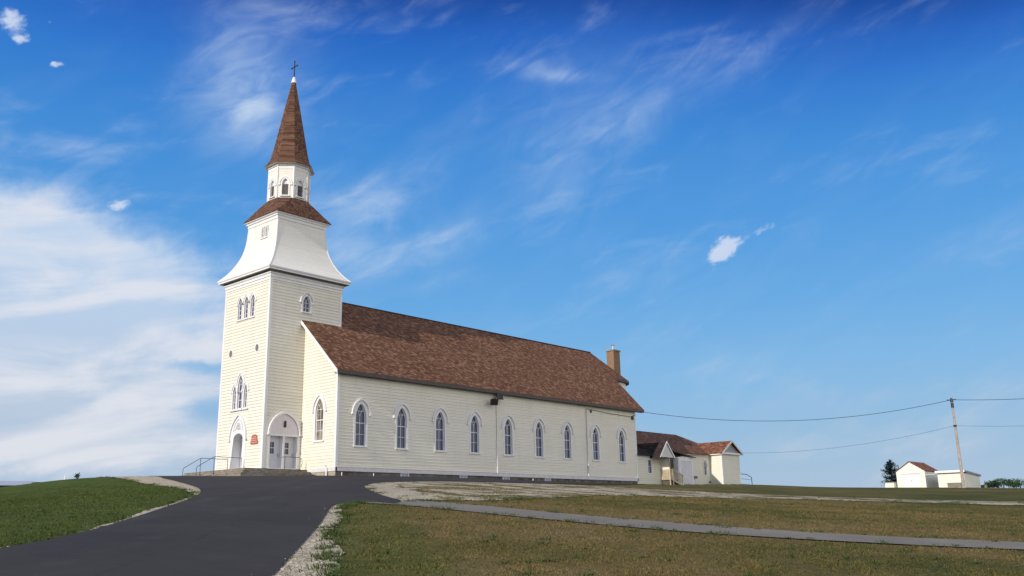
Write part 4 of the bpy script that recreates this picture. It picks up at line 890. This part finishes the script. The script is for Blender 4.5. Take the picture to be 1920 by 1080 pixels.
mb = MB(); w.box(mb, y0-.02, y0+.1, -1.7, ez, -.02, .03); w.box(mb, y1-.1, y1+.02, -1.7, ez, -.02, .03); mb.build('corner_board', 'trim', sh1)
sh2 = thing('flat_roofed_shed', 'white flat-roofed shed with overhanging roof directly behind the utility pole', 'shed', (68, -27.2, gz))
y0, y1, xb = -28.7, -25.98, 73.4
mb = MB(); boards(mb, w, -1.9, .15, lambda z: (y0, y1), (), None, .16, .018); boards(mb, Wall((0,y0,0),(1,0,0),(0,-1,0)), -1.9, .0, lambda z: (xf, xb), (), None, .16, .018); boards(mb, Wall((0,y1,0),(1,0,0),(0,1,0)), -1.9, .0, lambda z: (xf, xb), (), None, .16, .018); boards(mb, Wall((xb,0,0),(0,1,0),(1,0,0)), -1.9, -.15, lambda z: (y0, y1), (), None, .16, .018)
mb.build('wall', 'siding_shed', sh2)
mb = MB(); mb.prism([(xf-.25, y0-.15, .12), (xb+.25, y0-.15, -.22), (xb+.25, y0-.15, -.03), (xf-.25, y0-.15, .33)], (0, y1-y0+.3, 0)); mb.build('roof', 'bluegrey', sh2)
mb = MB(); mb.box(xf-.29, xf-.252, y0-.16, y1+.16, .10, .345); mb.build('fascia', 'trim', sh2)
mb = MB(); w.box(mb, yc-2.6, yc-1.6, .0, .05, .03, .08); mb.build('lintel', 'trim_old', sh2)
b = (67.6, -21.0, z_at(67.6,-21)); t_ = thing('storage_box', 'small pale cream box on the grass left of the gabled shed', 'box', b)
MB().box(67.2, 68.0, -21.50, -20.48, -1.5, -.70).build('body', 'siding_shed', t_); MB().box(67.12, 68.08, -21.55, -20.43, -.70, -.64).build('lid', 'soffit', t_)
b = (64.2, -28.0, z_at(64.2,-28)); t_ = thing('concrete_trough', 'low grey box standing at the foot of the utility pole', 'trough', b)
bz = b[2]; MB().box(64.0, 64.7, -29.45, -28.1, bz-.1, bz+.42).build('body', 'concrete', t_); MB().box(63.95, 64.75, -29.5, -28.05, bz+.42, bz+.48).build('rim', 'soffit', t_)
pb = (64, -29.66, z_at(64,-29.66)-.1); pt = (64, -29.64, 7.45)
t_ = thing('utility_pole', 'tall leaning grey wooden utility pole in front of the flat-roofed shed', 'utility pole', pb)
MB().tube([pb, (64,-29.65,3), pt], .165, 10, .10).build('pole', 'pole', t_)
mb = MB(); mb.tube([(64,-29.64,7.2),(64,-29.64,7.62)], .19, 8, .10); mb.tube([(63.9,-29.2,7.42),(64,-30.1,7.42)], .05, 6); mb.tube([(64.0,-29.65,6.6),(64.0,-29.65,7.1)], .15, 8); mb.build('insulator', 'iron', t_)
MB().tube([(63.98,-29.64,4.60),(63.98,-29.64,4.8)], .17, 8).build('pole_band', 'iron', t_)
def cable(label, a, b, sag, r, name='power_line'):
    a, b = Vector(a), Vector(b); o = MB().tube([a+(b-a)*t-Vector((0,0,4*sag*t*(1-t))) for t in np.linspace(0, 1, 34)], r, 5).build(name, 'wire')
    return tag(o, label, 'cable')
cable('black cable sagging from the church eave corner to the top of the utility pole', (42.3,-4.72,6.9), (64,-29.4,7.4), 1.55, .026)
cable('black cable running from the top of the utility pole out of the right edge', (64,-29.9,7.4), (60,-62,7.8), 1.1, .026)
cable('thin lower cable between the annex wing and the middle of the utility pole', (65.4,-4.1,3.55), (64,-29.5,4.7), .75, .013)
cable('thin lower cable leaving the middle of the utility pole towards the right edge', (64,-29.8,4.7), (60,-62,4.6), .9, .013)

# bushes, hedge wall, tree
def leafy(mb, c, rx, ry, rz, n, s):
    for _ in range(n):
        d = Vector(rng.normal(0, 1, 3)).normalized()*(rng.uniform(.25, 1)**.5); d = Vector((d.x*rx, d.y*ry, d.z*rz))
        p = Vector(c)+d; a = Vector(rng.normal(0, 1, 3)).normalized(); b_ = a.orthogonal().normalized(); k = s*rng.uniform(.6, 1.4)
        mb.add([p-a*k*.5, p+b_*k*.35, p+a*k*.5, p-b_*k*.35], [(0,1,2,3)])
    return mb
def shrub(name, label, cat, x, y, h, w, mat, group=None, n=500, s=.16):
    z = z_at(x, y); t_ = thing(name, label, cat, (x, y, z), group)
    mb = MB()
    for k in range(5): a = k*1.3; mb.tube([(x, y, z-.05), (x+w*.25*math.cos(a), y+w*.25*math.sin(a), z+h*.55)], .03, 5, .012)
    mb.build('stem', 'bark', t_)
    mb = MB()
    for k in range(6):
        a = rng.uniform(0, 6.28); leafy(mb, (x+w*.28*math.cos(a), y+w*.28*math.sin(a), z+h*rng.uniform(.35, .68)), w*.32, w*.32, h*rng.uniform(.22, .36), n//6, s)
    mb.build('foliage', mat, t_, fix=False); return t_
bl = [(-28.7,1.0,1.6,'first low green bush right of the grey block wall'),(-29.9,1.25,1.8,'second bush from the grey block wall, with a pale top'),(-31.2,1.2,1.8,'rounded mid-green bush between the sparse bush and the dark pointed one'),(-32.4,1.55,2.0,'bush in the row at the right edge of the picture with a dark pointed shoot'),(-33.8,1.3,2.0,'bush just outside the pointed one at the far right')]
for i, (yy, h, w_, lb) in enumerate(bl[:4]): shrub('bush', lb, 'bush', 77.5, yy, h*1.1, w_, 'bush', 'bushes right of the sheds', 700)
for i, yy in enumerate((-26.9,-27.5,-28.1)): shrub('bush', ['tiny dark bush nearest the flat-roofed shed, above the grey wall','tiny dark bush in the middle above the grey wall','tiny dark bush above the right end of the grey wall'][i], 'bush', 81, yy-.4, 1.05, .5, 'bush_dark', 'tiny bushes behind the grey wall', 120, .14)
b = (74.8,-27.6,z_at(74.8,-27.6)); o = MB().box(74.6,75.0,-29.0,-26.0,-1.9,-1.13).build('block_wall', 'greyblock'); tag(o, 'low grey block wall between the flat-roofed shed and the green bushes', 'wall')
for yy in (-15.4, -16.5): pass
# spruce
sx_, sy_ = 70.5, -20.15; sz_ = z_at(sx_, sy_); t_ = thing('spruce_tree', 'dark blue-green spruce tree growing left of the gabled shed', 'tree', (sx_, sy_, sz_))
MB().tube([(sx_,sy_,sz_-.1),(sx_,sy_,sz_+3.0)], .12, 7, .02).build('trunk', 'bark', t_)
mb = MB(); H_ = 3.15
for k in range(150):
    t = rng.uniform(.05, 1)**.9; zz = sz_+t*H_; L_ = (1.45*(1-t**2.6)*(.75+.25*math.sin(t*3.1))*rng.uniform(.35, 1.05))+.15; a = rng.uniform(0, 6.28)
    d = Vector((math.cos(a), math.sin(a), 0)); p0 = Vector((sx_, sy_, zz)); p1 = p0+d*L_+Vector((0,0,L_*.12))
    for q in np.linspace(.15, 1, 7):
        p = p0.lerp(p1, q)-Vector((0,0,.12*math.sin(q*3.1)))
        for _ in range(5):
            v = (Vector(rng.normal(0, 1, 3))+d*.8).normalized()*rng.uniform(.12,.24); s2 = v.cross(Vector((0,0,1))).normalized()*.05; o_ = Vector(rng.normal(0,.035,3)); mb.add([p+o_-s2, p+o_+v, p+o_+s2], [(0,1,2)])
mb.build('crown', 'spruce', t_, fix=False)

# ------------------------------------------------------------------ far left, beyond the mound
t_ = thing('long_building', 'long low building with blue-grey roof showing behind the left mound', 'building', (0, 76, -3.5))
d_ = (Vector((7.6,72.8,0))-Vector((11.2,71.5,0))).normalized(); p0 = Vector((11.25,71.5,0)); nrm = Vector((-d_.y, d_.x, 0)); nrm = nrm if nrm.y < 0 else -nrm
ln = 42; A_ = lambda u, w, z: p0+d_*u-nrm*w+Vector((0,0,z))
mb = MB(); mb.loft([[A_(0,.4,z), A_(ln,.4,z), A_(ln,9,z), A_(0,9,z)] for z in (-4.5, 1.45)]); mb.build('wall', 'paleblue', t_)
mb = MB(); mb.loft([[A_(-.3,0,1.42), A_(-.3,4.7,2.2), A_(-.3,9.4,1.42), A_(-.3,4.7,1.4)], [A_(ln,0,1.42), A_(ln,4.7,2.2), A_(ln,9.4,1.42), A_(ln,4.7,1.4)]], cap0=True, cap1=True); mb.build('roof', 'haze_blue', t_)
mb = MB(); mb.loft([[A_(-.32,-.02,z), A_(ln,-.02,z), A_(ln,.2,z), A_(-.32,.2,z)] for z in (1.16, 1.40)], cap0=True, cap1=True); mb.build('gutter', 'black', t_)
t_.location.z += .3
b = (11.9,71.3,-3); o = MB().box(11.3,12.5,70.4,72.2,-3.5,2.12).build('dark_box', 'black'); tag(o, 'small black box-shaped block at the right end of the long blue-grey building', 'box')
z = z_at(-13.2,3.2); 
pp = Vector((-11.85,5.36,0)); z = z_at(pp.x, pp.y)
o = MB().tube([(pp.x,pp.y,z-.1),(pp.x,pp.y,z+.30)], .07, 8, .03).build('marker_post', 'trim'); tag(o, 'tiny white marker post on the crest of the left mound', 'post')
t2 = shrub('shrub', 'tiny dark shrub silhouetted on the crest of the left mound', 'shrub', -11.15, 5.05, .48, .42, 'bush_dark', None, 160, .09)

# ------------------------------------------------------------------ lawn blades and loose stones
def scatter(n, rmax, rmin=9.5):
    a = R(-4)+rng.uniform(0, 1, n)*R(92); r = rmin+(rmax-rmin)*rng.uniform(0, 1, n)**1.25
    return np.stack([-38.4+r*np.cos(a), -59.4+r*np.sin(a)], 1), r
hard = [drive, smooth_line(pu)+smooth_line(pl)[::-1]]
gl_poly = smooth_line(GL)+shift(DL[::-1], .35, -.3); gr_poly = smooth_line(gravR)[1:]+[(-40.2,-58.3),(-36.3,-53.8)]+shift(RE, -.3, .3)[:-2]
P, r = scatter(420000, 62); j = P+rng.normal(0, .12, P.shape)
bad = np.zeros(len(P), bool)
for h_ in hard: bad |= inside(P, h_)
for h_ in (gl_poly, gr_poly): bad |= inside(j+rng.normal(0, .28, P.shape), h_) & (rng.uniform(0, 1, len(P)) < .96)
isl = inside(P, island); bad |= inside(P+rng.normal(0, .2, P.shape), rim)
clump = (np.sin(P[:,0]*1.7+np.sin(P[:,1]*1.3)*2)+np.sin(P[:,1]*2.3+np.sin(P[:,0]*.9)*2))
bad |= isl & (clump < .9)
P, r = P[~bad], r[~bad]; n = len(P)
clump = np.sin(P[:,0]*3.1+2*np.sin(P[:,1]*2.2))+np.sin(P[:,1]*3.7+2*np.sin(P[:,0]*1.9))+rng.normal(0, .6, n)
h = (.024+.010*np.clip(clump, -1, 2.5))*rng.uniform(.6, 1.4, n); w_ = .007+.00035*r; a = rng.uniform(0, 6.283, n); ln_ = rng.normal(0, .022, (n, 2))
z = hgt(P[:,0], P[:,1])-.004
dx, dy = np.cos(a)*w_, np.sin(a)*w_
V3 = np.stack([np.stack([P[:,0]-dx, P[:,1]-dy, z], 1), np.stack([P[:,0]+dx, P[:,1]+dy, z], 1), np.stack([P[:,0]+ln_[:,0], P[:,1]+ln_[:,1], z+h], 1)], 1).reshape(-1, 3)
def bigmesh(name, V, k, mat, label):
    nf = len(V)//k; me = bpy.data.meshes.new(name); me.vertices.add(len(V)); me.vertices.foreach_set('co', V.astype(np.float32).ravel())
    me.loops.add(len(V)); me.loops.foreach_set('vertex_index', np.arange(len(V), dtype=np.int32)); me.polygons.add(nf); me.polygons.foreach_set('loop_start', np.arange(0, len(V), k, dtype=np.int32))
    me.update(calc_edges=True); me.materials.append(M[mat]); o = bpy.data.objects.new(name, me); link(o); o['kind'] = 'stuff'; o['label'] = label; o['category'] = name.replace('_', ' '); return o
bigmesh('lawn_grass', V3, 3, 'blade', 'short lawn grass, green on the left mound and dry brown on the right')
ew = []
for L, sd_, cnt in ((smooth_line(gravR), .10, 150), (smooth_line(GL), .12, 130), (smooth_line(low), .5, 120), (rim_o[6:], 1.4, 160), (smooth_line(pu), .15, 50), (smooth_line(pl), .15, 50), ([(12,-4.7),(28,-4.65),(42,-4.65)], .12, 120), ([(42.6,-4.6),(48,-4.6),(52,-4),(61,-4.1),(66,-4)], .15, 160)):
    L = np.array(L); k = rng.integers(0, len(L)-1, cnt); t = rng.uniform(0, 1, cnt)[:,None]; ew.append(L[k]*(1-t)+L[k+1]*t+rng.normal(0, sd_, (cnt, 2)))
lw, _r = scatter(420, 48); lw = lw[~(inside(lw, gl_poly) | inside(lw, gr_poly) | inside(lw, drive) | inside(lw, hard[1]) | inside(lw, island))]; ew.append(lw)
c_ = np.concatenate(ew); c_ = c_[~inside(c_, drive) | (c_[:,1] > -5)]; nb = 26
sc = rng.uniform(.35, 1.3, len(c_)); c2 = np.repeat(c_, nb, 0); s2 = np.repeat(sc, nb); n = len(c2); a = rng.uniform(0, 6.283, n); rad = np.abs(rng.normal(0, .11, n))*s2
q = c2+np.stack([np.cos(a)*rad*1.6, np.sin(a)*rad], 1); z = hgt(q[:,0], q[:,1])+.02; b_ = rng.uniform(0, 6.283, n); hh = rng.uniform(.02, .085, n)*s2; ww = .012
ox, oy = np.cos(b_)*ww, np.sin(b_)*ww
VT = np.stack([np.stack([q[:,0]-ox, q[:,1]-oy, z], 1), np.stack([q[:,0]+ox, q[:,1]+oy, z], 1), np.stack([q[:,0]+np.cos(a)*.04, q[:,1]+np.sin(a)*.04, z+hh], 1)], 1).reshape(-1, 3)
bigmesh('weeds', VT, 3, 'weed', 'dark green weed tufts creeping over the edges of the gravel and the footpath')
# pebbles on the gravel and a few spilled on the asphalt
P, r = scatter(60000, 50); near = inside(P, gr_poly) | inside(P, gl_poly) | inside(P, rim) | (inside(P, island) & (rng.uniform(0, 1, len(P)) < .6))
sp = inside(P+rng.normal(0, .25, P.shape), gr_poly) & (rng.uniform(0, 1, len(P)) < .35); near &= ~inside(P, drive); near |= sp & (rng.uniform(0,1,len(P)) < .02)
P = P[near]; n = len(P); s = rng.uniform(.008, .022, n); z = hgt(P[:,0], P[:,1])+.020+np.where(inside(P, drive), .018, 0)
a = rng.uniform(0, 6.28, n); c = np.stack([P[:,0], P[:,1], z], 1)
dv = [np.stack([np.cos(a+k*2.094)*s, np.sin(a+k*2.094)*s, -.004*np.ones(n)], 1) for k in range(3)]; top = np.stack([0*s, 0*s, s*.8], 1)
tri = []
for k in range(3): tri += [c+dv[k], c+dv[(k+1) % 3], c+top]
V = np.stack(tri, 1).reshape(-1, 3)
bigmesh('loose_gravel', V, 3, 'gravel', 'pale loose stones lying along the edges of the asphalt drive')
